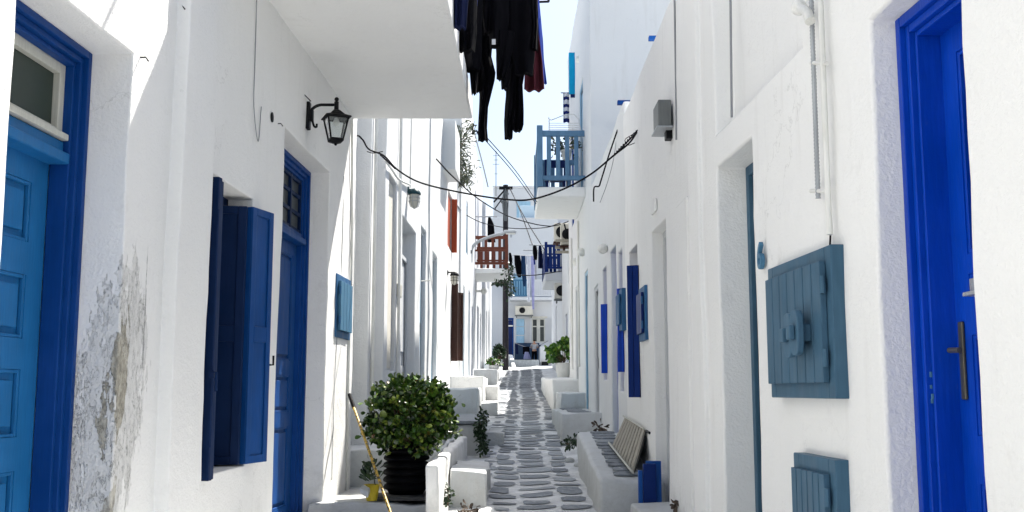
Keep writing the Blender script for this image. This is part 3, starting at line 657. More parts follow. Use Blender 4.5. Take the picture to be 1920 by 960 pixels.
# deepen the opening behind the frame so that the leaf shows
rf.build('door_frame', 'blue_vivid', d3, .004)
MB().wbox(PR1, 3.215, 3.545, 2.04, 2.72, .256, .261).build('pane', 'blue_vivid_dark', d3)
bars = MB(); 
for y in (3.30, 3.385, 3.47): bars.tube([(PR1.x(y) + .235, y, 2.03), (PR1.x(y) + .235, y, 2.73)], .008, 8)
bars.build('grille', 'teal_light', d3)
hx = PR1.x(3.62) + .232
MB().box(hx - .012, hx, 3.605, 3.640, 1.52, 1.79).build('handle_plate', 'bronze', d3, .005)
MB().tube([(hx, 3.622, 1.69), (hx - .05, 3.622, 1.69), (hx - .055, 3.612, 1.69), (hx - .055, 3.53, 1.688)], .0095, 10).build('handle', 'bronze', d3, .002)
mx = PR1.x(3.4) + .232
MB().box(mx - .05, mx - .002, 3.26, 3.52, 1.868, 1.882).box(mx - .02, mx - .003, 3.25, 3.53, 1.882, 1.93).build('letter_flap', 'galvanised', d3, .003)
# right second doorway: teal door in the deep reveal
simple_door(R1, PR1, 5.362, 6.118, .4, 2.878, .275, 'teal_grey', 'teal_grey')
m = MB(); rr = random.Random(3)
for k in range(16): y = 3.70 + rr.gauss(0, .012); z = 1.56 + rr.gauss(0, .035); m.wbox(PR1, y, y + rr.uniform(.003, .01), z, z + rr.uniform(.003, .02), .1025 if 0 else .138, .1445)
m.build('chipped_paint', 'teal_light', d3)
# right low house shutters
simple_door(R2, PR2, 8.302, 9.098, .5, 2.938, .2, 'white_cool', 'white_cool')
def wall_window(house, pl, y0, y1, z0, z1, d, mat, l0=None, leafmat='blue_vivid_dark', out=.11, t=.05, zoff=0):
    o = MB().wbox(pl, y0, y1, z0, z1, d - .05, d - .004).build('window', mat, house, .004)
    if l0:
        X = pl.x(l0[0]); leaf_between(o, (X + .004, l0[0]), (X - out, l0[0] + .05), l0[1], l0[2], leafmat, t, 2)
    return o
wall_window(R2, PR2, 10.202, 10.898, 1.5, 3.0, .18, 'blue_vivid_dark', (10.1, 1.49, 2.77), 'blue_vivid_dark', .10)
wall_window(R3, P3, 11.652, 12.098, 1.55, 3.15, .16, 'blue_vivid', (11.58, 1.76, 2.69), 'blue_vivid', .055)
simple_door(R3, P3, 12.352, 13.148, .7, 3.298, .18, 'light_blue_paint', 'blue_vivid')
wall_window(R3, P3, 13.652, 14.298, 1.7, 3.2, .16, 'blue_vivid', (13.58, 1.78, 2.68), 'blue_vivid', .07)
simple_door(R3, P3, 15.002, 15.798, .9, 3.098, .12, 'white_cool', 'white_cool')
for (y0, y1, z0, z1, mm) in ((18.2, 19.2, 5.05, 7.2, 'light_blue_paint'), (21, 21.9, 5, 7, 'mid_blue'), (17.4, 18.2, 1.2, 3.6, 'light_blue_paint'), (20, 20.9, 1.4, 3.6, 'white_cool'), (22, 22.6, 2.2, 3.4, 'mid_blue')): simple_door(R4, PR4, y0 + .002, y1 - .002, z0, z1 - .002, .12, mm, mm)
for (y0, y1, z0, z1, mm) in ((24.5, 25.4, 1.6, 4, 'light_blue_paint'), (27.6, 28.5, 1.8, 4.2, 'light_blue_paint'), (30, 31, 2.4, 3.8, 'mid_blue')): simple_door(R5, PR5, y0, y1, z0, z1, .15, mm)
for (y0, y1, z0, z1, mm) in ((37.3, 38.2, 5.9, 7.6, 'light_blue_paint'), (39, 40, 5.9, 7.8, 'mid_blue'), (35, 36, 2.2, 4.6, 'light_blue_paint')): simple_door(R6, PR6, y0, y1, z0, z1, .15, mm)
# ------------------------------------------------------------------ balconies as parts of their houses
def balcony(house, x0, x1, y0, y1, z, t, mat_s, mat_r, h=1.0, n=5, my=10, post=.045, bot=.12, mid=None):
    s = MB().box(x0, x1, y0, y1, z - t, z).build('balcony', mat_s, house, .03)
    r = MB(); xs = x0 if abs(x0) < abs(x1) else x1; xw = x1 if xs == x0 else x0; sg = 1 if xw > xs else -1
    e = .04
    def run(p, q, k):
        p = Vector(p); q = Vector(q); u = (q - p); L = u.length; u.normalize(); nn = Vector((-u.y, u.x, 0)); f = lambda a, b, c: p + u * a + nn * b + Vector((0, 0, c))
        r.box(0, L, -.035, .035, z + h - .1, z + h, f); r.box(0, L, -.03, .03, z + bot, z + bot + .08, f)
        if mid: r.box(0, L, -.025, .025, z + h * mid, z + h * mid + .06, f)
        for i in range(k):
            a = L * (i + 1) / (k + 1); r.box(a - post / 2, a + post / 2, -.018, .018, z + bot + .08, z + h - .1, f)
    c = xs + sg * e
    run((c, y0 + e, 0), (xw, y0 + e, 0), n); run((c, y0 + e, 0), (c, y1 - e, 0), my); run((c, y1 - e, 0), (xw, y1 - e, 0), n)
    for y in (y0 + e, y1 - e): r.box(c - .05, c + .05, y - .05, y + .05, z + .002, z + h + .09)
    r.build('railing', mat_r, s, .006); return s
B1 = balcony(R4, at(1008, 350, 17.7).x, 1.28, 17.7, 20.1, zat(350, 17.7), .18, 'white', 'balcony_blue', 1.0, 4, 11, .075)
B2 = balcony(L5, PL2.x(32) - .02, at(952, 503, 32).x, 32, 34.6, zat(503, 32), .16, 'white', 'rust_red', 1.02, 4, 10, .09, mid=.52)
B3 = balcony(R6, at(1022, 510, 37).x, 1.82, 37, 40.4, zat(510, 37), .32, 'white_cool', 'blue_vivid_dark', 1.0, 3, 12, .12, mid=.62)
# ------------------------------------------------------------------ steps, benches, low walls
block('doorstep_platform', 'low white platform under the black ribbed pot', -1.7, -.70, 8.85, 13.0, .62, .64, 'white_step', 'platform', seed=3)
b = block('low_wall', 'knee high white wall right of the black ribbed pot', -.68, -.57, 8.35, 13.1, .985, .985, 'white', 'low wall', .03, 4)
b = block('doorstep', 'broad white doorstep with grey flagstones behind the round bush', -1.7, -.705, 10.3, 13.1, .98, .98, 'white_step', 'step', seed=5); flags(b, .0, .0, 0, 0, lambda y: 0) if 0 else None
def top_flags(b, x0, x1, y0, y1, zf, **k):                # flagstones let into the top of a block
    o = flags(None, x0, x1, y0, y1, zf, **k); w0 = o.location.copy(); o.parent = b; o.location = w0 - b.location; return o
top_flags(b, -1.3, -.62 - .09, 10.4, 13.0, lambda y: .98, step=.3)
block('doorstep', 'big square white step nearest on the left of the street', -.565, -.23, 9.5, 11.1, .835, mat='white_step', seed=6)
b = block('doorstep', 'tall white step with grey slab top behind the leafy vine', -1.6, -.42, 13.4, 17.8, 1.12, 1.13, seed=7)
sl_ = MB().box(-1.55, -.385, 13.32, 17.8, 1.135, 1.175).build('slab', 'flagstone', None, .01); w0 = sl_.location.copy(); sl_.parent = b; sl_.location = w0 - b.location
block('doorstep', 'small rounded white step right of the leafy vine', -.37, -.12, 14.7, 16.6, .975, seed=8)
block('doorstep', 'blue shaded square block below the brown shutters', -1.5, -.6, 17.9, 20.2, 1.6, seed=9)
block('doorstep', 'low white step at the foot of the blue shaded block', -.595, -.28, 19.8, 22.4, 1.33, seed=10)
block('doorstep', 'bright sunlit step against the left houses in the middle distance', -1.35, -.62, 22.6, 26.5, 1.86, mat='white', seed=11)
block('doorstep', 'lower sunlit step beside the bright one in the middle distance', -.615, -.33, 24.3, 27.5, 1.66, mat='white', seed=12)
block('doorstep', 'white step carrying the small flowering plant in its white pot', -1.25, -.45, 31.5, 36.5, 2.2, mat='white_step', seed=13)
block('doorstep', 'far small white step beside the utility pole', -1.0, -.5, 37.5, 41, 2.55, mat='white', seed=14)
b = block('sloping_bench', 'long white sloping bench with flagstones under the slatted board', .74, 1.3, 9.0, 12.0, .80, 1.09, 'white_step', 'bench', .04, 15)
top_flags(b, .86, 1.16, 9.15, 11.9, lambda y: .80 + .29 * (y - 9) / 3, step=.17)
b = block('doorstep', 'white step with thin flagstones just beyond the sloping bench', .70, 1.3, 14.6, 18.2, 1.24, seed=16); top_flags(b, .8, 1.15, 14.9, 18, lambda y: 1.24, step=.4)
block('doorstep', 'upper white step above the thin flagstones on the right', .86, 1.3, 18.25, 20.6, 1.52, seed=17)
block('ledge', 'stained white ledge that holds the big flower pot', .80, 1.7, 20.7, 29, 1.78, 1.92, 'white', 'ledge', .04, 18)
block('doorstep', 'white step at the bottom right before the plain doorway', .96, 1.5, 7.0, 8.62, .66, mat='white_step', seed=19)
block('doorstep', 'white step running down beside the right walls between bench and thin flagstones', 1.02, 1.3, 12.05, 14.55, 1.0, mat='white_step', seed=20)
block('courtyard_wall', 'low white wall with a small dark hole near the person', at(1012, 650, 51).x, at(1034, 650, 51).x, 50.6, 53, zat(650, 51), mat='white_cool', cat='low wall', seed=21)
tag(MB().box(at(1016, 680, 50).x, at(1029, 680, 50).x, 50.50, 50.57, zat(688, 50.5), zat(678, 50.5)).build('vent_opening', 'black_iron', None, .01), 'small black opening low in the far white courtyard wall', 'vent')
pts = [at(940, 664, 50), at(958, 665, 50), at(964, 688, 47.5), at(985, 690, 46.5), at(1008, 686, 47.5)]
kb = MB()
for p, q in zip(pts[:-1], pts[1:]):
    u = (q - p).normalized(); nn = Vector((-u.y, u.x, 0)).normalized() * .08
    kb.hexa([p - nn + Vector((0, 0, -.6)), q - nn + Vector((0, 0, -.6)), q + nn + Vector((0, 0, -.6)), p + nn + Vector((0, 0, -.6)), p - nn, q - nn, q + nn, p + nn])
tag(kb.build('kerb', 'white', None, .02), 'bright white painted kerb bending round the courtyard at the street end', 'kerb')
# ------------------------------------------------------------------ wall furniture
def cabinet(name, label, pl, y0, y1, z0, z1, proud, mat, planks, doormat=None, handles=0, fr=.075, cat='cupboard'):
    t = thing(name, label, cat, (pl.x(y0), y0, z0)); m = MB()
    m.wbox(pl, y0, y0 + fr, z0, z1, -proud, .01).wbox(pl, y1 - fr, y1, z0, z1, -proud, .01).wbox(pl, y0 + fr, y1 - fr, z0, z0 + fr, -proud, .01).wbox(pl, y0 + fr, y1 - fr, z1 - fr, z1, -proud, .01)
    m.build('frame', mat, t, .005)
    a, b_, c, e = y0 + fr * .7, y1 - fr * .6, z0 + fr * .85, z1 - fr * .8; dm = MB()
    for k in range(planks):
        p = a + (b_ - a) * k / planks; q = a + (b_ - a) * (k + 1) / planks; dm.wbox(pl, p + .005, q - .005, c, e, -proud - .028, -proud - .003)
    dm.wbox(pl, a + .01, b_ - .01, c + .01, e - .01, -proud - .003, -.01)
    dr = dm.build('door', doormat or mat, t, .003)
    for z in (c + (e - c) * .2, c + (e - c) * .8): MB().tube([(pl.x(a) - pl.side * (proud + .02), a - .008, z - .035), (pl.x(a) - pl.side * (proud + .02), a - .008, z + .035)], .012, 8).build('hinge', mat, dr)
    return t, dr
zt = PR1.hit(1562, 470).z; zb = PR1.hit(1562, 758).z; yn = PR1.hit(1562, 600, -.05).y; yf = PR1.hit(1442, 600, -.05).y
cb, cd = cabinet('meter_cupboard', 'large grey blue planked meter cupboard with two oval pulls below the number', PR1, yn, yf, 1.52, 2.13, .05, 'teal_grey', 7)
yc = (yn + yf) / 2 + .06
for k, (yy, zz) in enumerate(((PR1.hit(1532, 628).y, 1.785), (PR1.hit(1552, 628).y, 1.79))):
    X = PR1.x(yy) - .08; m = MB(); off = .0 if k == 0 else .012
    f = lambda r, ang: (X - .05 - off, yy + r * .065 * math.copysign(abs(math.cos(ang)) ** .6, math.cos(ang)), zz + r * .095 * math.copysign(abs(math.sin(ang)) ** .8, math.sin(ang)))
    ou = [m.bm.verts.new(f(1, 2 * math.pi * j / 20)) for j in range(20)]; bk = [m.bm.verts.new(Vector(f(1, 2 * math.pi * j / 20)) + Vector((.028, 0, 0))) for j in range(20)]
    m.bm.faces.new(ou); m.bm.faces.new(bk[::-1])
    for j in range(20): m.bm.faces.new((ou[j], ou[(j + 1) % 20], bk[(j + 1) % 20], bk[j]))
    m.box(X - .05 - off + .028, X + .004, yy - .03, yy + .03, zz - .035, zz + .035); m.box(X - .075 - off, X - .0505 - off, yy - .03, yy + .03, zz - .03, zz + .03)
    m.build('pull', 'teal_grey', cd, .006, seg=3)
yn2 = PR1.hit(1567, 900, -.05).y; yf2 = PR1.hit(1489, 900, -.05).y
cabinet('meter_cupboard', 'lower grey blue planked meter cupboard cut off by the bottom of the picture', PR1, yn2, yf2, .72, PR1.hit(1540, 858, -.05).z, .05, 'teal_grey', 6)
cabinet('meter_cupboard', 'small sunlit pale blue cupboard on the left wall beyond the second door', PL1, 9.27, 9.93, 2.03, 2.60, .018, 'dusty_blue', 4, 'teal_light')
cabinet('meter_cupboard', 'small blue framed cupboard between shutter and plain doorway on the right', PR2, 9.42, 9.88, PR2.hit(1207, 640).z, PR2.hit(1207, 540).z, .03, 'dusty_blue', 3, 'blue_vivid_dark')
cabinet('meter_cupboard', 'light blue cupboard standing off the right wall past the tall dark shutter', P3, 11.3, 11.75, P3.hit(1168, 622).z, P3.hit(1168, 545).z, .05, 'dusty_blue', 3)
def numeral():
    cu = bpy.data.curves.new('n', 'FONT'); cu.body = '6'; cu.size = .185; cu.extrude = .008; cu.bevel_depth = .003
    o = bpy.data.objects.new('n', cu); C.objects.link(o); bpy.context.view_layer.update()
    me = bpy.data.meshes.new_from_object(o.evaluated_get(bpy.context.evaluated_depsgraph_get())); bpy.data.objects.remove(o)
    me.materials.clear(); me.materials.append(MATS['teal_light']); p = PR1.hit(1435, 504)
    q = bpy.data.objects.new('house_number', me); C.objects.link(q)
    q.matrix_world = Matrix.Translation((p.x - .025, p.y + .03, p.z)) @ Matrix(((0, 0, -1, 0), (-1, 0, 0, 0), (0, 1, 0, 0), (0, 0, 0, 1)))
    tag(q, 'grey blue numeral 6 fixed to the right wall above the meter cupboard', 'house number')
numeral()
# conduits on the right
def wallpts(pl, lst, d=-.03): return [pl.hit(px, py, d) for px, py in lst]
P = wallpts(PR1, [(1519, -60), (1534, 372)]); q = MB(); n = 130
prs = [P[0].lerp(P[1], k / n) for k in range(n + 1)]; q.tube(prs, [.009 if k % 2 else .0115 for k in range(n + 1)], 10)
tag(q.build('flexible_conduit', 'galvanised'), 'grey ribbed flexible conduit running down the right wall above the meter cupboard', 'conduit')
P = wallpts(PR1, [(1536, -60), (1552, 368), (1556, 440)]); t = thing('pipe', 'smooth white pipe with clips beside the ribbed conduit on the right wall', 'pipe', P[-1]); MB().tube(P, .0125, 10).build('pipe_run', 'white_plastic', t)
cl = MB()
for py in (118, 358): a = PR1.hit(1525, py, -.02); b_ = PR1.hit(1555, py, -.02); cl.tube([a + Vector((-.01, 0, 0)), b_ + Vector((-.01, 0, 0))], .009, 8)
cl.build('clip', 'white_plastic', t)
cable([(1557, 440, 4.2), (1556, 465, 4.2)], .004, 'thin cable dropping from the white pipe to the large meter cupboard')
P = wallpts(PR1, [(1498, 14), (1512, 22), (1519, 40)], -.05); tag(MB().tube(catmull(P), .022, 10).ball(P[0], .035).build('roof_spout', 'white_plastic'), 'white pipe elbow at the top of the right wall above the ribbed conduit', 'pipe')
P = wallpts(PR1, [(1369, -60), (1372, 220)], .055); tag(MB().tube(P, .007, 6).build('pipe', 'cable_grey'), 'thin grey pipe in the recessed upper part of the right wall', 'pipe')
P = wallpts(PR2, [(1264, -40), (1267, 150), (1268, 262)], -.01); tag(MB().tube(P, .007, 6).build('cable', 'cable_grey'), 'dark vertical cable beside the grey box on the right wall', 'cable')
a = PR2.hit(1253, 245)
t = thing('floodlight', 'grey metal box lamp hung high on the right wall beside the vertical cable', 'wall box', a)
MB().wbox(PR2, 7.72, 8.0, zat(245, 7.85), zat(195, 7.85), -.12, -.02).build('housing', 'grey_metal', t, .008); MB().wbox(PR2, 7.80, 7.9, zat(262, 7.85), zat(246, 7.85), -.05, -.0).build('bracket', 'black_iron', t, .004)
MB().wbox(PR2, 7.705, 8.015, zat(247, 7.85), zat(244, 7.85), -.135, -.01).build('lid', 'galvanised', t, .003)
p = PR2.hit(1228, 388); tag(MB().wbox(PR2, p.y - .12, p.y + .12, p.z - .055, p.z + .055, -.02, .003).build('wall_plate', 'white', None, .02, seg=4), 'blank rounded white plate above the plain doorway on the right', 'wall plate')
# carriage lamp
def lantern():
    Yl = 8.05; c = at(630, 240, Yl); xw = PL1.x(Yl); k = Yl / 1925
    t = thing('wall_lantern', 'black four sided lantern hanging from a curved arm under the balcony', 'wall lamp', (xw, Yl, c.z - .2))
    m = MB(); pz = at(590, 192, Yl).z; m.box(xw - .005, xw + .025, Yl - .035, Yl + .035, pz - .22, pz); m.box(xw + .02, xw + .05, Yl - .022, Yl + .022, pz - .155, pz - .06)
    m.build('back_plate', 'black_iron', t, .006)
    arc = [(xw + .03, Yl, pz - .09)] + [(xw + .12 - .10 * math.cos(a), Yl, pz - .105 + .085 * math.sin(a)) for a in [R(x) for x in range(10, 100, 12)]] + [(c.x - .0, Yl, pz - .02)]
    arm = MB().tube(catmull(arc, 4), .012, 8).tube(catmull([(xw + .035, Yl, pz - .12), (xw + .055, Yl, pz - .19), (xw + .075, Yl, pz - .20), (xw + .078, Yl, pz - .175)], 5), .009, 8)
    arm.tube([(c.x, Yl, pz - .06), (c.x, Yl, pz + .005)], .018, 10).ball((c.x, Yl, pz + .025), .018).build('arm', 'black_iron', t)
    z1 = at(630, 222, Yl).z; z0 = at(630, 262, Yl).z; rt, rb = .115, .068; q = R(22)
    def cor(r, z, a): return Vector((c.x + r * math.cos(a + q), Yl + r * math.sin(a + q), z))
    A = [R(45 + 90 * i) for i in range(4)]
    m = MB(); T = [cor(rt, z1, a) for a in A]; B = [cor(rb, z0, a) for a in A]
    for i in range(4): m.tube([B[i], T[i]], .008, 6)
    for S in (T, B):
        for i in range(4): m.tube([S[i], S[(i + 1) % 4]], .009, 6)
    m.build('cage', 'black_iron', t)
    m = MB()
    for i in range(4):
        o = Vector((0, 0, 0)); v = [m.bm.verts.new(p) for p in (B[i], B[(i + 1) % 4], T[(i + 1) % 4], T[i])]; m.bm.faces.new(v)
    m.build('pane', 'lamp_glass', t, 0, False)
    m = MB(); rr = [(rt + .03, z1), (rt + .028, z1 + .008), (rt * .72, z1 + .028), (.04, z1 + .062), (.02, z1 + .072)]; rings = [[m.bm.verts.new(cor(r, z, a)) for a in A] for r, z in rr]
    for i in range(len(rings) - 1):
        for j in range(4): m.bm.faces.new((rings[i][j], rings[i][(j + 1) % 4], rings[i + 1][(j + 1) % 4], rings[i + 1][j]))
    m.bm.faces.new(rings[0][::-1]); m.bm.faces.new(rings[-1]); m.build('roof', 'black_iron', t, .003)
    m = MB(); rr = [(rb + .008, z0 + .002), (rb + .006, z0 - .014), (.03, z0 - .03)]; rings = [[m.bm.verts.new(cor(r, z, a)) for a in A] for r, z in rr]
    for i in range(2):
        for j in range(4): m.bm.faces.new((rings[i][j], rings[i][(j + 1) % 4], rings[i + 1][(j + 1) % 4], rings[i + 1][j]))
    m.bm.faces.new(rings[-1]); m.bm.faces.new(rings[0][::-1]); m.ball((c.x, Yl, z0 - .036), .012); m.build('base', 'black_iron', t)
    MB().lathe([(.004, z1 - .065), (.022, z1 - .055), (.03, z1 - .04), (.02, z1 - .015), (.014, z1 + .002)], (c.x, Yl, 0), 16).build('bulb', 'white_plastic', t)
lantern()
def caged(label, px, py, Y, h, cap, cage, pl):
    c = at(px, py, Y); t = thing('bulkhead_lamp', label, 'wall lamp', c); r = h * .27; xw = pl.x(Y)
    MB().tube([(xw, Y, c.z + h * .42), (c.x, Y, c.z + h * .42)], h * .05, 8).lathe([(r * 1.15, h * .18), (r * 1.15, h * .24), (r * .9, h * .36), (r * .5, h * .46)], c, 16).box(xw - .01, xw + .02, Y - .04, Y + .04, c.z + h * .25, c.z + h * .55).build('cap', cap, t, .003)
    MB().lathe([(r * .25, -h * .46), (r * .65, -h * .36), (r * .85, -h * .15), (r * .85, h * .18)], c, 16).build('globe', 'beige_plastic', t)
    m = MB()
    for k in range(6):
        a = math.pi * k / 3 + .3; m.tube([c + Vector((r * .98 * math.cos(a) * f, r * .98 * math.sin(a) * f, z)) for f, z in ((1, h * .2), (1, -h * .15), (.75, -h * .38), (.0, -h * .5))], h * .016, 5)
    for z in (h * .02, -h * .15): m.tube([c + Vector((r * math.cos(a), r * math.sin(a), z)) for a in [2 * math.pi * k / 16 for k in range(17)]], h * .016, 5)
    m.build('cage', cage, t); return t
caged('caged bulkhead lamp with dark green cap on the left wall under the main cable', 777, 372, 14.6, .30, 'green_iron', 'galvanised', PL2)
caged('black caged lamp on a short arm above the brown shutters', 852, 522, 21.6, .30, 'black_iron', 'black_iron', P4)
caged('small white caged lamp on the left wall before the rust red balcony', 876, 480, 29.5, .30, 'black_iron', 'white_plastic', P4b)
def globe(label, px, py, Y, r, pl):
    c = at(px, py, Y); t = thing('globe_lamp', label, 'wall lamp', c); MB().ball(c, r).build('globe', 'white_plastic', t); xw = pl.x(Y)
    MB().tube([c, (xw, Y, c.z)], r * .35, 10).build('bracket', 'white_plastic', t)
globe('round white globe lamp above the blue edged doorway on the right', 1130, 466, 13.4, .07, P3); globe('upper round white lamp beside the air conditioner brackets', 1090, 473, 18.2, .075, PR4)
globe('lower round white lamp beside the air conditioner brackets', 1081, 491, 20.5, .085, PR4); globe('round white ball lamp high on the tall right house next to the cyan board', 1087, 111, 19.2, .08, PR4)
globe('tiny round lamp under the rust red balcony', 907, 546, 33.5, .1, PL2)
p = PL2.hit(745, 545); tag(MB().wbox(PL2, p.y - .1, p.y + .1, p.z - .09, p.z + .09, -.05, .005).build('wall_plate', 'beige_plastic', None, .02), 'small pale oblong fitting on the left wall beside the cream board', 'wall fitting')
for k, (px, py, lab) in enumerate(((262, 108, 'rusty nail in the sunlit wall beside the near left door corner'), (332, 12, 'bent nail high on the near left wall'), (519, 232, 'tiny nail under the black round socket'))):
    p = PL1.hit(px, py); tag(MB().tube([p - Vector((.02, 0, 0)), p + Vector((.03, -.005, 0)), p + Vector((.045, -.01, -.02))], .004, 6).build('nail', 'dark_wood'), lab, 'nail')
p = PL2.hit(790, 527, -.02); tag(MB().tube([p, p + Vector((.14, 0, .01))], .012, 6).build('wall_peg', 'white_plastic'), 'short white peg sticking out of the left wall past the plain doorway', 'peg')
# floor pipes/cables on the left wall
def wall_cable(pl, lst, label, r=.006, mat='cable_grey', d=-.01, cat='cable', name='cable'):
    return tag(MB().tube(catmull(wallpts(pl, lst, d), 6), r, 6).build(name, mat), label, cat)
wall_cable(PL1, [(482, -20), (478, 120), (476, 200), (484, 265), (490, 200)], 'thin cable looping down the shaded wall between the window and second door', .0035, 'cable_grey')
cable([(428, -8, 6.5), (452, 20, 6.7), (480, 45, 7.0), (505, 95, 7.3), (545, 150, 7.8), (583, 190, 8.0)], .004, 'thin cable sagging across the balcony underside to the black lantern')
p = PL1.hit(507, 220); tag(MB().lathe([(.012, -.004), (.035, 0), (.035, .006), (.012, .008)], p + Vector((.01, 0, 0)), 14, Matrix.Rotation(R(90), 3, 'Y')).build('junction_hole', 'black_iron'), 'small black round socket on the shaded wall above the second left door', 'socket')
wall_cable(PL1, [(668 - 8, 226), (659, 500), (653, 700), (650, 940)], 'grey vertical pipe at the sunlit corner left of the round bush', .012, 'white_plastic', -.012, 'pipe', 'pipe')
wall_cable(PL1, [(645, 330), (640, 500), (628, 700), (622, 900)], 'hairline cable on the sunlit wall beside the pale blue cupboard', .003, 'cable_grey', -.006)
wall_cable(PL2, [(769, 352), (770, 300), (772, 200)], 'thin pipe rising from the green caged lamp', .008, 'white_plastic', -.012, 'pipe', 'pipe')
wall_cable(PL2, [(722, 300), (735, 318), (748, 336), (768, 346)], 'white flexible hose drooping to the green caged lamp', .016, 'white_plastic', -.03, 'hose', 'hose')
for px, Yt, lab in ((693, 11.3, 'white downpipe on the first narrow pilaster past the balcony'), (740, 13.5, 'white downpipe beside the cream board')):
    x = PL2.x(Yt) + .03; tag(MB().tube([(x, Yt, 1), (x, Yt, 7)], .02, 8).build('downpipe', 'white_plastic'), lab, 'pipe')
# ------------------------------------------------------------------ laundry near: garments built as folded closed tubes
def garment(label, mat, Y, tubes, thick=.05, name='garment', cat='laundry', group='dark washing hanging from the near balcony', yaw=0, fold=1.0, parts=()):
    m = MB(); n = 44
    for rows in tubes:
        rr = []
        for (p0, p1) in zip(rows[:-1], rows[1:]):
            kk = max(2, int(abs(p1[0] - p0[0]) / 9))
            for k in range(kk): f = k / kk; rr.append(tuple(p0[i] + (p1[i] - p0[i]) * f for i in range(3)))
        rr.append(rows[-1]); rings = []; ph = random.random() * 9; kf = random.choice((2, 3))
        for idx, (py, l_, r_) in enumerate(rr):
            a = at(l_, py, Y); b = at(r_, py, Y); c = (a + b) / 2; w_ = (b - a).length / 2; ring = []; fr = idx / len(rr)
            for j in range(n):
                t = 2 * math.pi * j / n; u = math.cos(t); s_ = math.sin(t)
                fo = fold * .02 * math.sin(kf * u * 2.2 + ph + fr * 1.5) * (.4 + fr) + .012 * noise.noise((u * 2 + ph, fr * 5, ph))
                x = w_ * u * (1 + .07 * noise.noise((ph + u * .6, fr * 6, u))); y = thick * .5 * s_ * (1 + .35 * math.sin(kf * t + ph)) + fo
                ring.append(m.bm.verts.new((c.x + x * math.cos(yaw) - y * math.sin(yaw), Y + y * math.cos(yaw) + x * math.sin(yaw), c.z + .008 * noise.noise((u * 3, ph, fr)))))
            rings.append(ring)
        for i in range(len(rings) - 1):
            for j in range(n): m.bm.faces.new((rings[i][j], rings[i][(j + 1) % n], rings[i + 1][(j + 1) % n], rings[i + 1][j]))
        m.bm.faces.new(rings[0][::-1]); m.bm.faces.new(rings[-1])
    o = m.build(name, mat, None, 0, True); return tag(o, label, cat, group)
G = garment
G('black trousers whose one long leg hangs lowest at the left of the washing', 'cl_black', 9.35, [[(-25, 868, 925), (40, 880, 922), (100, 888, 920), (150, 890, 905), (172, 892, 904)], [(-25, 890, 928), (60, 888, 926), (105, 893, 922), (135, 899, 929), (150, 900, 927), (200, 898, 915), (240, 896, 913), (264, 896, 915)]], .09)
G('crumpled black shirt with a white label in the middle of the washing', 'cl_black', 9.15, [[(-30, 905, 955), (30, 912, 955), (70, 917, 950), (90, 918, 950)], [(60, 930, 965), (110, 930, 958), (148, 931, 946)], [(-20, 900, 930), (20, 896, 925), (62, 905, 920)]], .1, name='shirt')
G('black trousers with two long legs hanging right of centre', 'cl_black', 9.5, [[(-25, 945, 1000), (60, 946, 992), (120, 948, 988)], [(110, 950, 976), (180, 948, 968), (225, 945, 963), (260, 946, 961)], [(100, 962, 990), (160, 962, 980), (210, 963, 982), (235, 960, 982), (246, 962, 979)]], .09, name='trousers')
G('black jacket with drooping sleeve hanging over the maroon cloth', 'cl_black', 9.25, [[(-30, 955, 1005), (20, 953, 1006), (60, 955, 1007), (100, 960, 1002), (140, 966, 1000)], [(-10, 990, 1008), (50, 998, 1010), (95, 996, 1008)], [(120, 938, 960), (150, 939, 956), (166, 940, 952)]], .1, name='jacket')
G('maroon cloth hanging at the right end of the washing', 'cl_maroon', 9.6, [[(-20, 975, 1008), (60, 984, 1009), (120, 984, 1017), (170, 982, 1021)]], .05, name='cloth', fold=1.8)
G('bright blue shirt at the far right edge of the washing', 'cl_blue', 9.7, [[(-20, 990, 1009), (70, 1000, 1018), (110, 1005, 1020), (156, 1008, 1026)]], .05, name='shirt', fold=1.6)
G('royal blue shirt at the top left of the washing against the balcony', 'cl_royal', 8.7, [[(-40, 846, 902), (0, 850, 896), (38, 856, 890)]], .09, name='shirt')
G('long black dress hanging close to the edge of the near balcony', 'cl_black', 9.0, [[(-40, 842, 905), (30, 852, 905), (90, 868, 904), (132, 874, 900)]], .12, name='dress')
G('dark trousers nearest on the rail line overlapping the balcony edge', 'cl_navy', 7.45, [[(-235, 838, 884), (-100, 845, 882), (0, 848, 878), (52, 850, 874)]], .1, name='trousers')
G('black pullover second along the rail line by the balcony edge', 'cl_black', 8.05, [[(-150, 846, 900), (0, 852, 894), (60, 858, 893), (96, 862, 890)]], .1, name='pullover')
G('narrow black sleeve of washing lowest against the balcony edge', 'cl_black', 9.05, [[(-45, 872, 908), (60, 876, 900), (130, 880, 896), (176, 884, 893)]], .07)
tag(MB().tube([(-.36, 7.2, 5.37), (-.34, 9.8, 5.37)], .004, 5).build('washing_line', 'cable_grey'), 'line strung along the outside of the near balcony rail', 'washing line')
t = MB()
p = at(926, 80, 9.08); tag(MB().box(p.x - .018, p.x + .016, 9.055, 9.062, p.z - .025, p.z + .025).build('garment_tag', 'cl_white'), 'tiny white care label on the crumpled black shirt', 'label')
t = thing('drying_rack', 'dark drying rack held out from the near balcony rail with the washing on it', 'drying rack', (-.45, 9, 5.35))
MB().tube([(-.48, 8.6, 5.33), (.36, 8.6, 5.36)], .012, 8).tube([(-.44, 9.85, 5.33), (.36, 9.85, 5.36)], .012, 8).tube([(.36, 8.6, 5.36), (.36, 9.85, 5.36)], .012, 8).build('rack_frame', 'black_iron', t)
m = MB()
for y in (8.7, 9.0, 9.15, 9.25, 9.35, 9.5, 9.6, 9.7): m.tube([(-.6 if y < 9.1 else -.46, y, 5.37), (.34, y, 5.37)], .004, 5)
m.build('rack_wire', 'cable_grey', t)
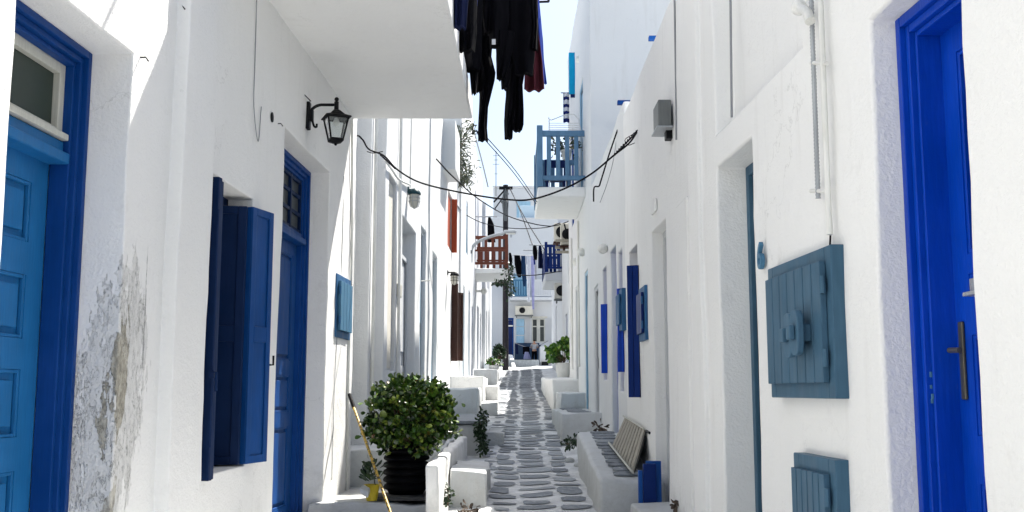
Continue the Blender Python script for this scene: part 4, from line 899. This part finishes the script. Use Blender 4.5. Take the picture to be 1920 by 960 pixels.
# ------------------------------------------------------------------ cables over the street
cable([(655, 280, 9.9), (668, 255, 10.2), (680, 262, 10.4), (692, 280, 10.6), (720, 292, 10.6), (745, 318, 10.6), (790, 343, 10.7), (870, 362, 10.6), (950, 374, 10.5), (1000, 373, 10.4), (1060, 353, 10.3), (1110, 325, 10.2), (1150, 292, 10.1), (1180, 268, 10.0), (1197, 243, 9.98)], .009, 'thick black cable sagging across the whole street below the washing')
for (a0, b0, ys, lab) in (((714, 290), (742, 316), 10.55, 'left'), ((1150, 292), (1198, 242), 10.05, 'right')):
    m = MB()
    for ph in (0, math.pi):
        m.tube([at(a0[0] + (b0[0] - a0[0]) * k / 60, a0[1] + (b0[1] - a0[1]) * k / 60, ys) + Vector((.007 * math.cos(k * .62 + ph), -.01, .010 * math.sin(k * .62 + ph))) for k in range(61)], .006, 5)
    tag(m.build('cable_wrap', 'cable_black'), 'twisted black wire wrapped round the %s end of the thick sagging cable' % lab, 'cable')
cable([(893, 244, 13), (960, 320, 15), (1005, 382, 17.3)], .006, 'left one of the twin cables dropping to the grey blue balcony'); cable([(897, 240, 13), (965, 318, 15), (1007, 379, 17.4)], .006, 'right one of the twin cables dropping to the grey blue balcony')
cable([(818, 298, 17.5), (850, 332, 18), (900, 375, 20), (960, 408, 23), (1030, 424, 23.5), (1075, 412, 24)], .012, 'dark cable crossing from the left terrace to the air conditioners')
cable([(865, 398, 27), (905, 418, 28), (960, 428, 29), (1020, 427, 27), (1050, 418, 24.5)], .012, 'lower dark cable crossing behind the rust red balcony')
cable([(955, 350, 44), (975, 395, 40), (998, 458, 37)], .018, 'cable running from the utility pole top to the dark blue balcony'); cable([(955, 352, 44), (985, 410, 40), (1022, 470, 37)], .018, 'second cable from the pole top that ends at the dark blue balcony rail')
cable([(955, 515, 32.5), (1000, 516, 34), (1055, 508, 36.5)], .016, 'black cable sagging between rust red balcony and right wall')
cable([(1113, 378, 12.1), (1114, 352, 12.1), (1123, 349, 12.1), (1127, 338, 12.1), (1142, 290, 12), (1158, 243, 11.9)], .009, 'black cable bent up the right wall towards the low roof')
cable([(888, 244, 28), (903, 300, 29), (915, 350, 30)], .02, 'pale cable climbing the tall left house', 'cable_grey')
cable([(835, 330, 22), (848, 372, 23), (868, 398, 26)], .02, 'grey hose on the wall beside the orange shutter', 'cable_grey')
cable([(1196, 244, 9.9), (1186, 252, 9.9), (1172, 262, 9.9), (1178, 272, 9.9), (1190, 268, 9.9)], .004, 'loose loop of thin wire at the right anchor of the sagging cable')
cable([(1158, 245, 12.1), (1150, 300, 12.1), (1138, 345, 12.1), (1125, 380, 12.1)], .004, 'thin grey wire slanting down beside the bent black cable', 'cable_grey')
cable([(688, 284, 10.5), (700, 287, 10.5), (718, 284, 10.5)], .005, 'short hooked iron bracket behind the left end of the sagging cable', 'black_iron', 'bracket', 'bracket')
cable([(888, 232, 12.9), (886, 250, 12.9), (893, 246, 12.9), (899, 258, 12.9)], .008, 'knotted black insulator at the top of the twin cables', 'black_iron', 'insulator', 'insulator')
# utility pole
t = thing('utility_pole', 'dark wooden utility pole with tangled cables at its top', 'utility pole', (at(948, 400, 44).x, 44, gz(44)))
xp = at(948, 400, 44).x; zt = zat(347, 44); MB().tube([(xp, 44, gz(44) - .2), (xp, 44, 5), (xp, 44, zt)], [.14, .125, .11], 12).build('shaft', 'pole_wood', t)
MB().box(xp - .28, xp + .3, 43.8, 43.9, zt - .22, zt - .1).tube([(xp - .5, 43.7, zt - .8), (xp, 43.9, zt - .2)], .04, 6).tube([(xp - .45, 43.6, zt - 1.1), (xp, 43.9, zt - .4)], .03, 6).build('crossarm', 'black_iron', t)
m = MB()
for k in range(5): m.ball((xp + random.uniform(-.25, .35), 43.8, zt - random.uniform(.1, .9)), .07, 8)
for k in range(6): a = random.uniform(-.3, .4); m.tube(catmull([(xp, 43.8, zt - .2), (xp + a, 43.7, zt - .6 - random.random() * .5), (xp + a * .3, 43.8, zt - 1.6)], 5), .02, 5)
m.build('insulator', 'grey_metal', t)
MB().box(xp + .2, xp + .27, 43.85, 43.9, zt - 2.3, zt - 2.0).build('plate', 'galvanised', t)
# street lamp on a curved arm
pts = [at(883, 492, 30), at(884, 470, 30), at(890, 458, 30), at(905, 449, 30), at(925, 442, 30), at(945, 437, 30)]
t = thing('street_lamp', 'grey street lamp on a long curved arm in front of the rust red balcony', 'street lamp', pts[0]); MB().tube(catmull(pts, 5), .045, 10).tube([pts[0], pts[0] + Vector((-.2, 0, 0))], .03, 6).build('arm', 'galvanised', t)
p = at(955, 434.5, 30); MB().box(p.x - .17, p.x + .2, 29.9, 30.1, p.z - .05, p.z + .04).build('lamp_head', 'galvanised', t, .03); MB().box(p.x - .1, p.x + .17, 29.93, 30.07, p.z - .07, p.z - .052).build('lens', 'white_plastic', t, .006)
t = thing('tv_antenna', 'thin television aerial standing on the roofs left of the pole', 'aerial', at(930, 345, 50)); pa = at(930, 345, 50)
m = MB().tube([pa - Vector((0, 0, .6)), at(930, 283, 50)], .02, 6)
for py, hw in ((292, .14), (300, .10), (308, .16), (326, .08)): q = at(930, py, 50); m.tube([q - Vector((hw, 0, 0)), q + Vector((hw, 0, 0))], .012, 5)
m.build('mast', 'grey_metal', t)
# ------------------------------------------------------------------ air conditioners and right middle distance
def ac(label, x0, x1, Y, z0, z1, rust=False):
    t = thing('air_conditioner', label, 'air conditioner', ((x0 + x1) / 2, Y, z0)); D = .3
    MB().box(x0, x1, Y, Y + D, z0, z1).build('casing', 'beige_plastic', t, .02)
    c = Vector((x0 + (x1 - x0) * .4, Y - .01, (z0 + z1) / 2)); r = min(x1 - x0, z1 - z0) * .33
    MB().lathe([(r, -.01), (r, .01), (r * .9, .02)], c, 24, Matrix.Rotation(R(90), 3, 'X')).build('fan_grille', 'black_iron', t)
    MB().box(x0 - .02, x1 + .02, Y - .02, Y + D, z0 - .06, z0 - .01).box(x0 + .05, x0 + .1, Y, Y + D, z0 - .15, z0 - .06).box(x1 - .1, x1 - .05, Y, Y + D, z0 - .15, z0 - .06).build('bracket', 'brown_wood' if rust else 'grey_metal', t, .005)
a = at(966, 590, 53.4); b_ = at(999, 573, 53.4); ac('white air conditioner over the far courtyard with its dark round fan', a.x, b_.x, 53.5, a.z, b_.z)
a = at(1052, 458, 23.5); b_ = at(1084, 418, 23.5); ac('big air conditioner on rusty brackets under the grey blue balcony', a.x, b_.x, 23.6, a.z, b_.z, True)
a = at(1039, 452, 26); b_ = at(1050, 418, 26); ac('narrow air conditioner seen behind the big one', a.x, a.x + .5, 26, a.z, b_.z, True)
a = at(1040, 560, 36); b_ = at(1053, 530, 36); ac('grey air conditioner under the dark blue balcony', a.x, a.x + .6, 36, a.z, b_.z)
m = MB()
for k, (dy, z) in enumerate(((0, 0), (.3, -.12), (.1, -.25))): p = at(1040, 468, 24); m.box(p.x, 1.62, 23.4 + dy, 23.46 + dy, p.z + z + .1, p.z + z + .16)
tag(m.build('bracket', 'old_wood'), 'weathered brackets under the big air conditioner', 'bracket')
cable([(1058, 420, 23.3), (1063, 435, 23.3), (1072, 425, 23.3), (1078, 450, 23.2), (1082, 430, 23.2), (1086, 455, 23.1)], .018, 'tangle of black cable in front of the big air conditioner')
for k, px in enumerate((1076, 1084)):
    Yp = 19.5 + k * 2.2; tag(MB().tube([(1.25 - .0, Yp, 2), (1.25, Yp, 4.75)], .02, 8).build('downpipe', 'white_plastic'), ('first' if k == 0 else 'second') + ' thin white pipe under the grey blue balcony', 'pipe')
t = thing('shop_board', 'cyan board sticking out high on the tall right house', 'board', at(1083, 178, 21)); a = at(1067, 172, 20.3); b_ = at(1084, 96, 20.3)
MB().box(a.x, 1.275, 20.3, 20.36, zat(176, 20.3), zat(98, 20.3)).build('panel', 'cyan_paint', t, .01); MB().box(a.x + .03, 1.275, 20.31, 20.35, zat(182, 20.3), zat(176.5, 20.3)).build('rail', 'dark_blue_plain', t)
def striped():
    t = thing('striped_towel', 'white towel with navy stripes hanging above the grey blue balcony', 'towel', at(1062, 229, 21.5)); Y = 21.5; X0, X1 = at(1056, 200, Y).x, at(1067.5, 200, Y).x
    ys = [174, 181, 187, 195, 201, 208, 214, 222, 229]
    for k in range(8):
        m = MB(); nseg = 8
        for i in range(nseg):
            f0, f1 = i / nseg, (i + 1) / nseg; g = lambda f: Y + .03 * math.sin(f * 9)
            m.hexa([Vector(p) for p in ((X0 + (X1 - X0) * f0, g(f0), zat(ys[k + 1], Y)), (X0 + (X1 - X0) * f1, g(f1), zat(ys[k + 1], Y)), (X0 + (X1 - X0) * f1, g(f1) + .02, zat(ys[k + 1], Y)), (X0 + (X1 - X0) * f0, g(f0) + .02, zat(ys[k + 1], Y)),
                (X0 + (X1 - X0) * f0, g(f0), zat(ys[k], Y)), (X0 + (X1 - X0) * f1, g(f1), zat(ys[k], Y)), (X0 + (X1 - X0) * f1, g(f1) + .02, zat(ys[k], Y)), (X0 + (X1 - X0) * f0, g(f0) + .02, zat(ys[k], Y)))])
        m.build('stripe', 'cl_white' if k % 2 == 0 else 'cl_stripe_navy', t)
    MB().tube([(X0 - .05, Y, zat(174, Y)), (1.3, Y, zat(174, Y))], .012, 6).build('line', 'cable_grey', t)
striped()
# things on the grey blue balcony
zb1 = zat(350, 17.7)
t = thing('folding_rack', 'white wire drying rack on the grey blue balcony', 'drying rack', (1.0, 18.6, zb1)); m = MB(); x0, x1 = at(1030, 300, 18.5).x, 1.22
m.tube(catmull([(x0, 18.5, zb1), (x0, 18.5, zat(232, 18.5)), (x0 + .04, 18.5, zat(225, 18.5)), (x1, 18.5, zat(224, 18.5)), (x1 + .02, 18.5, zb1)], 5), .009, 6)
for k in range(5): z = zat(231 + 4 * k, 18.5); m.tube([(x0, 18.5, z), (x1, 18.5, z)], .005, 5)
m.build('rack_frame', 'white_plastic', t)
t = thing('chair', 'dark blue wooden chair behind the grey blue balustrade', 'chair', (.75, 19, zb1)); sx0, sx1, sy = .62, 1.02, 19.0
MB().box(sx0, sx1, sy, sy + .42, zb1 + .42, zb1 + .46).build('seat', 'dark_blue_plain', t, .006)
for xx in (sx0 + .02, sx1 - .06):
    for yy in (sy + .01, sy + .37): MB().box(xx, xx + .04, yy, yy + .04, zb1 + .003, zb1 + .42).build('leg', 'dark_blue_plain', t)
MB().box(sx0, sx0 + .04, sy + .38, sy + .42, zb1 + .46, zb1 + .86).box(sx1 - .04, sx1, sy + .38, sy + .42, zb1 + .46, zb1 + .86).box(sx0 + .04, sx1 - .04, sy + .385, sy + .415, zb1 + .7, zb1 + .84).build('backrest', 'dark_blue_plain', t)
t = thing('potted_plant', 'grey potted plant hanging among the balusters of the grey blue balcony', 'plant', (1.1, 18.2, zb1)); pc = at(1062, 275, 18.3)
leaves('foliage', 'olive_leaf', t, [(pc + Vector((random.gauss(0, .12), random.gauss(0, .08), random.gauss(0, .08))), pc) for _ in range(130)], .1, .4)
MB().lathe([(.07, 0), (.1, .16), (.11, .17)], (pc.x, pc.y, pc.z - .24), 14).build('pot', 'white_plastic', t); MB().tube([(pc.x, pc.y, pc.z - .1), pc], .01, 5).tube([(pc.x, pc.y, pc.z - .24), (pc.x, pc.y, zb1)], .012, 5).build('stem', 'bark', t)
# blue beams on the low right roof
for (px0, px1, py, Y, lab) in ((1158, 1188, 191, 12.6, 'blue beam end projecting over the low right roof'), (1217, 1233, 70, 12.0, 'shorter upper blue beam end on the grey side wall')):
    a = at(px0, py, Y); b_ = at(px1, py, Y); tag(MB().box(a.x, b_.x + .15, Y, Y + .08, a.z - .025, a.z + .025).build('beam', 'blue_frame' if px0 < 1200 else 'mid_blue', None, .006), lab, 'beam')
    if px0 > 1200: tag(MB().box(b_.x + .1, b_.x + .2, Y - .02, 16.5, a.z - .05, a.z + .04).build('beam_support', 'white', None, .01), 'white beam carrying the shorter blue beam end back to the tall house', 'beam')
# ------------------------------------------------------------------ washing and plants in the distance
far = 'washing hanging far down the street'
G('black coat hanging above the rust red balcony', 'cl_black', 33, [[(408, 915, 920), (420, 914, 926), (454, 914, 929)]], .15, 'coat', group=far)
MBp = at(917, 408, 33); tag(MB().tube([(PL2.x(33), 33, MBp.z + .03), (at(932, 408, 33).x, 33, MBp.z + .03)], .02, 6).build('washing_line', 'cable_grey'), 'short line holding the black coat above the rust red balcony', 'washing line')
for lab, mt, rows, Y in (('long dark garment left of the far sheets', 'cl_black', [[(479, 964, 975), (495, 965, 978), (512, 968, 978), (520, 971, 977)]], 46), ('dark denim garment hanging lowest before the far balcony', 'cl_denim', [[(480, 977, 985), (505, 977, 986), (522, 979, 987), (537, 981, 986)]], 46.5),
    ('black garment next to the utility pole', 'cl_black', [[(474, 954, 958), (486, 954, 961), (498, 955, 960)]], 45.2), ('long pale lilac sheet hanging before the far house', 'cl_lilac', [[(480, 995, 1002), (520, 996, 1002), (580, 998, 1002)]], 48.5),
    ('long white sheet beside the lilac one', 'cl_white', [[(481, 987, 994), (530, 988, 994), (566, 989, 994)]], 48.7), ('dark garment on the upper rod of the dark blue balcony', 'cl_black', [[(461, 999, 1006), (474, 999, 1008), (487, 1001, 1007)]], 37.2),
    ('navy garment beside the dark blue balcony posts', 'cl_navy', [[(461, 1010, 1015), (475, 1009, 1017), (503, 1009, 1018)]], 38), ('pale blue cloth below the dark garment on the rod', 'light', [[(486, 1000, 1003), (496, 1001, 1004)]], 37.3),
    ('short white shirt between the dark far garments', 'cl_white', [[(480, 984, 989), (496, 984, 989)]], 46.9), ('grey blue trousers right of the short white shirt', 'cl_grey', [[(479, 1002, 1006), (500, 1002, 1007), (524, 1003, 1006)]], 48.9)):
    G(lab, 'cl_blue' if mt == 'light' else mt, Y, rows, .1, group=far, fold=.8)
m = MB(); 
for p, q in (((956, 478, 47), (1002, 479, 49)), ((993, 473, 37.5), (1022, 473, 37.5)), ((956, 486, 46), (985, 485, 46.3)), ((940, 480, 46.2), (962, 478, 46.8))): pass
tag(MB().tube([at(945, 477, 45), at(1004, 480, 49)], .02, 6).build('washing_line', 'cable_grey'), 'line carrying the far washing from the pole to the end house', 'washing line')
tag(MB().tube([at(992, 459, 37.2), at(1024, 460, 37.2)], .022, 6).build('rod', 'galvanised'), 'upper grey rod sticking out of the dark blue balcony', 'rod'); tag(MB().tube([at(981, 469, 38), at(1026, 470, 38)], .022, 6).build('rod', 'galvanised'), 'lower grey rod sticking out of the dark blue balcony', 'rod')
# courtyard washing line
tag(MB().tube(catmull([at(965, 643, 52), at(985, 650, 52), at(1005, 650, 52), at(1028, 639, 52)]), .018, 6).build('washing_line', 'cable_grey'), 'low washing line strung across the courtyard beside the person', 'washing line')
for lab, mt, rows in (('black shirt on the low courtyard line', 'cl_black', [[(650, 980, 993), (664, 980, 993)]]), ('navy towel at the left end of the low courtyard line', 'cl_navy', [[(645, 966, 971), (664, 967, 972)]]), ('pale lilac cloth held below the black shirt', 'cl_lilac', [[(660, 984, 991), (673, 981, 996)]]), ('small navy cloth right of the person on the line', 'cl_navy', [[(647, 1010, 1014), (653, 1010, 1014)]])):
    G(lab, mt, 52 if 'lilac' not in lab else 51.8, rows, .08, group=far)
# person hanging out washing, seen from behind
def person():
    Y = 51.4; base = at(1002, 684, Y); g = gz(Y); s = (at(1002, 637, Y).z - g) / 1.66; x = base.x
    t = thing('person', 'person in a grey shirt and dark trousers seen from behind at the low washing line', 'person', (x, Y, g))
    def skin(name, mat, V, E, rad, lv=2):
        me = bpy.data.meshes.new(name); me.from_pydata([Vector(v) * s for v in V], E, []); o = bpy.data.objects.new(name, me); C.objects.link(o); o.parent = t
        md = o.modifiers.new('skin', 'SKIN'); md.use_smooth_shade = True
        for i, r in enumerate(rad): me.skin_vertices[0].data[i].radius = (r[0] * s, r[1] * s) if isinstance(r, tuple) else (r * s, r * s)
        me.skin_vertices[0].data[0].use_root = True
        sb = o.modifiers.new('sub', 'SUBSURF'); sb.levels = lv; sb.render_levels = lv; me.materials.append(MATS[mat]); return o
    V = [(0, 0, .90), (0, .01, 1.08), (0, .03, 1.25), (0, .04, 1.38), (0, .05, 1.45), (0, .065, 1.53), (0, .075, 1.60),
         (-.09, 0, .86), (-.11, .02, .47), (-.12, .0, .08), (-.12, .12, .03), (.09, 0, .86), (.10, -.01, .47), (.11, -.03, .08), (.11, .09, .03),
         (-.17, .04, 1.36), (-.22, .14, 1.14), (-.16, .34, 1.12), (-.14, .41, 1.13), (.17, .04, 1.36), (.24, .12, 1.14), (.20, .33, 1.14), (.18, .40, 1.15)]
    for sg, wv in ((-1, 18), (1, 22)):
        for k in range(4): V.append((V[wv][0] + (k - 1.5) * .02, V[wv][1] + .075 + .006 * (k in (1, 2)), V[wv][2] - .012))
        V.append((V[wv][0] - sg * .04, V[wv][1] + .03, V[wv][2] + .01))
    E = [(0, 1), (1, 2), (2, 3), (3, 4), (4, 5), (5, 6), (0, 7), (7, 8), (8, 9), (9, 10), (0, 11), (11, 12), (12, 13), (13, 14), (3, 15), (15, 16), (16, 17), (17, 18), (3, 19), (19, 20), (20, 21), (21, 22)] + [(18, k) for k in range(23, 28)] + [(22, k) for k in range(28, 33)]
    rad = [(.15, .1), (.125, .09), (.14, .1), (.12, .09), .055, (.075, .09), (.07, .085), .085, .055, .038, .035, .085, .055, .038, .035, .055, .04, .03, .03, .055, .04, .03, .03] + [.009] * 10
    skin('body', 'skin', V, E, rad)
    skin('shirt', 'cl_grey', [(0, .01, .98), (0, .015, 1.1), (0, .03, 1.25), (0, .04, 1.38), (-.17, .04, 1.36), (-.22, .12, 1.2), (.17, .04, 1.36), (.24, .11, 1.2)], [(0, 1), (1, 2), (2, 3), (3, 4), (4, 5), (3, 6), (6, 7)], [(.175, .12), (.155, .11), (.165, .12), (.14, .105), .07, .06, .07, .06])
    skin('trousers', 'cl_black', [(0, 0, .92), (-.09, 0, .84), (-.11, .02, .47), (-.12, .0, .1), (.09, 0, .84), (.10, -.01, .47), (.11, -.03, .1)], [(0, 1), (1, 2), (2, 3), (0, 4), (4, 5), (5, 6)], [(.165, .115), .105, .075, .06, .105, .075, .06])
    skin('hair', 'hair', [(0, .055, 1.55), (0, .06, 1.62), (0, .05, 1.66)], [(0, 1), (1, 2)], [(.078, .075), (.085, .09), (.06, .06)])
person()
# ------------------------------------------------------------------ plants
def pot_bush():
    Y = 9.25; c = at(768, 786, Y); zf = .62; base = Vector((at(762, 900, Y).x, Y, zf))
    t = thing('potted_bush', 'large round glossy green bush in a black ribbed pot on the left platform', 'plant', base)
    MB().box(base.x - .30, base.x + .24, Y - .30, Y + .3, .632, .665).build('base_board', 'dark_wood', t, .006)
    prof = [(.15, .0)]
    for k in range(6): z = .03 + k * .062; r = .172 + .012 * math.sin(k * .5 + .5); prof += [(r - .012, z), (r + .018, z + .015), (r + .022, z + .03), (r + .012, z + .048)]
    prof += [(.20, .40), (.205, .415), (.18, .415), (.175, .38)]
    MB().lathe(prof, (base.x, Y, .667), 40).build('pot', 'black_plastic', t)
    MB().lathe([(.17, .35), (.178, .37), (.12, .385), (.02, .39)], (base.x, Y, .667), 20).build('soil', 'soil', t)
    rx, ry, rz = .325, .33, .315; cc = Vector((c.x, Y, c.z + .0)); st = MB()
    tips = []
    for k in range(34):
        th = random.random() * 6.28; u = random.uniform(-.5, 1); rr = math.sqrt(max(0, 1 - u * u)); q = cc + Vector((rx * .8 * rr * math.cos(th), ry * .8 * rr * math.sin(th), rz * .8 * u))
        b0 = Vector((base.x + .05 * math.cos(th), Y + .05 * math.sin(th), 1.03)); mid = b0.lerp(q, .45) + Vector((0, 0, .04))
        st.tube(catmull([b0, mid, q], 4), [max(.004, .022 - .002 * i) for i in range(9)], 6); tips.append(q)
    st.tube(catmull([(base.x, Y, 1.0), at(800, 825, Y), at(852, 808, Y)], 4), [.018 - .0015 * i for i in range(9)], 6)
    st.build('branches', 'bark', t)
    pts = []
    cl = []
    for k in range(120):
        th = random.random() * 6.28; u = random.uniform(-.9, 1); rr = math.sqrt(1 - u * u); f = random.choice((random.uniform(.6, 1.0), random.uniform(.9, 1.09)))
        cl.append(cc + Vector((rx * rr * math.cos(th) * f, ry * rr * math.sin(th) * f, rz * u * f)))
    for q in cl:
        for _ in range(44):
            p = q + Vector((random.gauss(0, .038), random.gauss(0, .038), random.gauss(0, .034))); pts.append((p, q + (cc - q) * .35))
    for _ in range(26): pts.append((at(850, 808, Y) + Vector((random.gauss(0, .02), random.gauss(0, .02), random.gauss(0, .025))), at(835, 812, Y)))
    leaves('foliage', 'jade_leaf', t, pts, .052, .74, fold=.22)
pot_bush()
t = thing('potted_plant', 'little dark plant in a yellow plastic pot beside the black ribbed pot', 'plant', at(697, 935, 8.95)); p = at(697, 935, 8.95); p.z = .635
MB().lathe([(.045, 0), (.065, .13), (.07, .135), (.06, .135), (.058, .12)], p, 20).build('pot', 'yellow_plastic', t); MB().lathe([(.055, .11), (.03, .118)], p, 12).build('soil', 'soil', t)
leaves('foliage', 'dark_leaf', t, [(p + Vector((random.gauss(0, .03), random.gauss(0, .03), .16 + random.random() * .14)), p + Vector((0, 0, .1))) for _ in range(60)], .09, .3)
t = thing('stick', 'yellow and black worn broom handle leaning across the platform edge', 'stick', (at(735, 965, 8.2).x, 8.2, .5))
top = at(655, 740, 9.55); bot = at(737, 975, 8.2); k1 = top.lerp(bot, .12); MB().tube([bot, k1], .012, 10).build('shaft', 'yellow_pole_paint', t); MB().tube([k1, top], .0165, 10).build('grip', 'black_plastic', t)
tag(MB().hexa([at(*q) for q in ((675, 925, 8.7), (690, 935, 8.6), (694, 925, 8.9), (680, 918, 8.9), (673, 915, 8.72), (690, 922, 8.62), (694, 914, 8.92), (680, 908, 8.9))]).build('stone', 'white_step', None, .01), 'loose white stone beside the yellow pot', 'stone')
def vine(label, line, mat, n, sz, sp=.05, cat='plant', name='trailing_plant', mx=0):
    P = catmull([at(*q) for q in line], 8); t = thing(name, label, cat, P[-1] if P[-1].z < P[0].z else P[0]); MB().tube(P, .008, 5).build('stem', 'bark', t)
    leaves('foliage', mat, t, [(q + Vector((random.gauss(0, sp), random.gauss(0, sp), random.gauss(0, sp))), q) for q in [random.choice(P) for _ in range(n)]], sz, .5, droop=.6); return t
vine('dark leafy vine hanging down the corner of the slab topped step', [(900, 790, 13.3), (902, 815, 13.25), (906, 842, 13.2)], 'dark_leaf', 420, .05, .026)
vine('dark clump on top of the slab topped step beside the vine', [(903, 776, 14.2), (907, 780, 14), (908, 790, 14)], 'dark_leaf', 110, .05, .022)
vine('small weed growing at the foot of the knee high wall', [(838, 915, 8.9), (841, 930, 8.9), (839, 948, 8.9)], 'dark_leaf', 60, .04, .012)
vine('dark weed at the foot of the sloping bench', [(1062, 833, 12.9), (1072, 830, 12.8), (1082, 824, 12.6)], 'dark_leaf', 130, .05, .025)
vine('dry brown weed at the far top end of the sloping bench', [(1118, 796, 12.2), (1124, 802, 12.2), (1130, 806, 12.2)], 'dry_leaf', 34, .07, .02)
vine('dry crumpled weed on the bottom right step', [(1260, 940, 7.9), (1270, 945, 7.9), (1278, 948, 7.9)], 'dry_leaf', 26, .06, .012)
vine('dark weed at the bottom left of the street', [(865, 958, 8.9), (880, 958, 8.95), (893, 957, 9.0)], 'dry_leaf', 50, .05, .02)
vine('dark fern like plant under the front edge of the rust red balcony', [(926, 531, 31.9), (935, 530, 31.9), (948, 531, 31.9)], 'dark_leaf', 90, .11, .03)
vine('green trailing plant at the right end of the rust red balcony', [(953, 500, 32.1), (956, 520, 32), (958, 548, 32)], 'dark_leaf', 170, .11, .055)
def potted(label, px, py0, py1, ptop, Y, w_, mat, pm, n, lz, pw, zfix=None, name='potted_plant', wid=.7):
    z0 = zat(py0, Y) if zfix is None else zfix; hp = zat(py1, Y) - zat(py0, Y); p = Vector((at(px, py0, Y).x, Y, z0)); t = thing(name, label, 'plant', p)
    MB().lathe([(pw * .38, 0), (pw * .47, hp * .5), (pw * .5, hp * .93), (pw * .53, hp * .95), (pw * .53, hp), (pw * .46, hp), (pw * .44, hp * .9)], p, 28).build('pot', pm, t)
    MB().lathe([(pw * .43, hp * .88), (pw * .2, hp * .93)], p, 14).build('soil', 'soil', t)
    ht = zat(ptop, Y) - zat(py0, Y) - hp; c = p + Vector((0, 0, hp + ht * .5)); st = MB(); pts = []
    for k in range(16):
        th = random.random() * 6.28; u = random.uniform(-.6, .95); r_ = math.sqrt(1 - u * u) * random.uniform(.5, 1); q = c + Vector((w_ / 2 * r_ * math.cos(th), w_ / 2 * r_ * math.sin(th), ht * .5 * u)); st.tube([p + Vector((0, 0, hp * .9)), q], .008, 5)
        for _ in range(n // 16): pts.append((q + Vector((random.gauss(0, w_ * .09), random.gauss(0, w_ * .09), random.gauss(0, ht * .09))), c))
    st.build('stem', 'bark', t); leaves('foliage', mat, t, pts, lz, wid); return t
potted('big leafy green plant in a large white pot on the stained right ledge', 1056, 708, 681, 641, 27, .62, 'geranium_leaf', 'terracotta_white', 420, .13, .40, 1.9, wid=.95)
potted('small flowering plant in a white pot on the far left step', 926, 690, 681, 668, 33, .42, 'geranium_leaf', 'terracotta_white', 160, .08, .34, 2.2)
potted('dark pointed evergreen plant by the far blue door', 936, 672, 668, 640, 40, .38, 'dark_leaf', 'terracotta_white', 700, .09, .32, 2.56, 'potted_evergreen')
# roof terrace tree with its parapet
t = thing('terrace_tree', 'sparse grey green tree leaning from the left roof terrace', 'tree', (at(862, 345, 26).x - .35, 25.5, 6.9)); Yt = 25.0
st = MB(); pts = []; b0 = Vector((at(850, 300, Yt).x - .1, Yt, 6.9)) - Vector((0, 0, .1)); st.tube([b0, b0 + Vector((.05, 0, .6))], .03, 6)
for k in range(34):
    q = at(random.uniform(851, 880), random.uniform(238, 338), Yt + random.uniform(-.25, .25)); st.tube(catmull([b0 + Vector((.05, 0, .5)), (b0 + q) / 2 + Vector((0, 0, .15)), q], 4), [max(.005, .02 - .002 * i) for i in range(9)], 5)
    for _ in range(30): pts.append((q + Vector((random.gauss(0, .09), random.gauss(0, .08), random.gauss(0, .09))), b0 + Vector((.2, 0, .8))))
st.build('trunk', 'bark', t); leaves('crown', 'olive_leaf', t, pts, .13, .22)
# slatted board leaning on the right wall
def board():
    BL, BR = Vector((1.03, 10.75, .985)), Vector((1.06, 9.2, .845)); TL, TR = Vector((1.225, 11.3, 1.26)), Vector((1.225, 9.62, 1.19))
    t = thing('slatted_board', 'weathered grey slatted wooden board leaning on the right wall', 'board', (BL + BR) / 2); n = 9; nrm = (BR - BL).cross(TL - BL).normalized()
    if nrm.x > 0: nrm = -nrm
    m = MB()
    for k in range(n):
        a, b_ = k / n + .013, (k + 1) / n - .013; p = [BL.lerp(BR, a), BL.lerp(BR, b_), TL.lerp(TR, b_), TL.lerp(TR, a)]; m.hexa(p + [q + nrm * .022 for q in p])
    m.build('slats', 'old_wood', t, .003)
    pb = [BL.lerp(BR, .01), BL.lerp(BR, .99), TL.lerp(TR, .99), TL.lerp(TR, .01)]; MB().hexa([q - nrm * .012 for q in pb] + [q - nrm * .002 for q in pb]).build('backing', 'dark_wood', t)
    def bar(p, q, w_, h_, name, mat='pale_wood_white'):
        u = (TL - BL).normalized(); P = [p - u * w_, q - u * w_, q + u * w_, p + u * w_]; P = [x + nrm * .023 for x in P]; return MB().hexa(P + [x + nrm * h_ for x in P]).build(name, mat, t, .004)
    bar(BL + (BL - BR) * .06, BR + (BR - BL) * .08, .018, .035, 'bottom_rail'); bar(TL + (TL - TR) * .06, TR, .015, .012, 'top_rail')
    e = TR + Vector((0, -.02, 0)); MB().tube([e, e + Vector((0, -.22, -.01))], .012, 6).build('hook', 'black_iron', t)
board()
t = thing('low_cupboard_door', 'small dark blue wooden leaf standing open low beside the sloping bench', 'cupboard door', (1.1, 8.75, .62))
MB().box(1.08, 1.185, 8.70, 8.76, .60, .955).build('leaf', 'blue_vivid_dark', t, .005); MB().box(1.045, 1.077, 8.73, 8.80, .62, .90).box(1.11, 1.236, 8.765, 8.80, .64, .975).build('frame', 'mid_blue', t, .004)
# a few pale stones at the bench foot
for k, (px, py, Y, s, lab) in enumerate(((1068, 843, 12.7, .05, 'pale stone beside the dark weed at the bench foot'), (1083, 845, 12.3, .04, 'smaller pale stone right of the dark weed'))):
    p = at(px, py, Y); p.z = gz(Y) + s * .5; tag(MB().ball(p, s, 10, (1.2, .9, .7)).build('stone', 'white_step'), lab, 'stone')
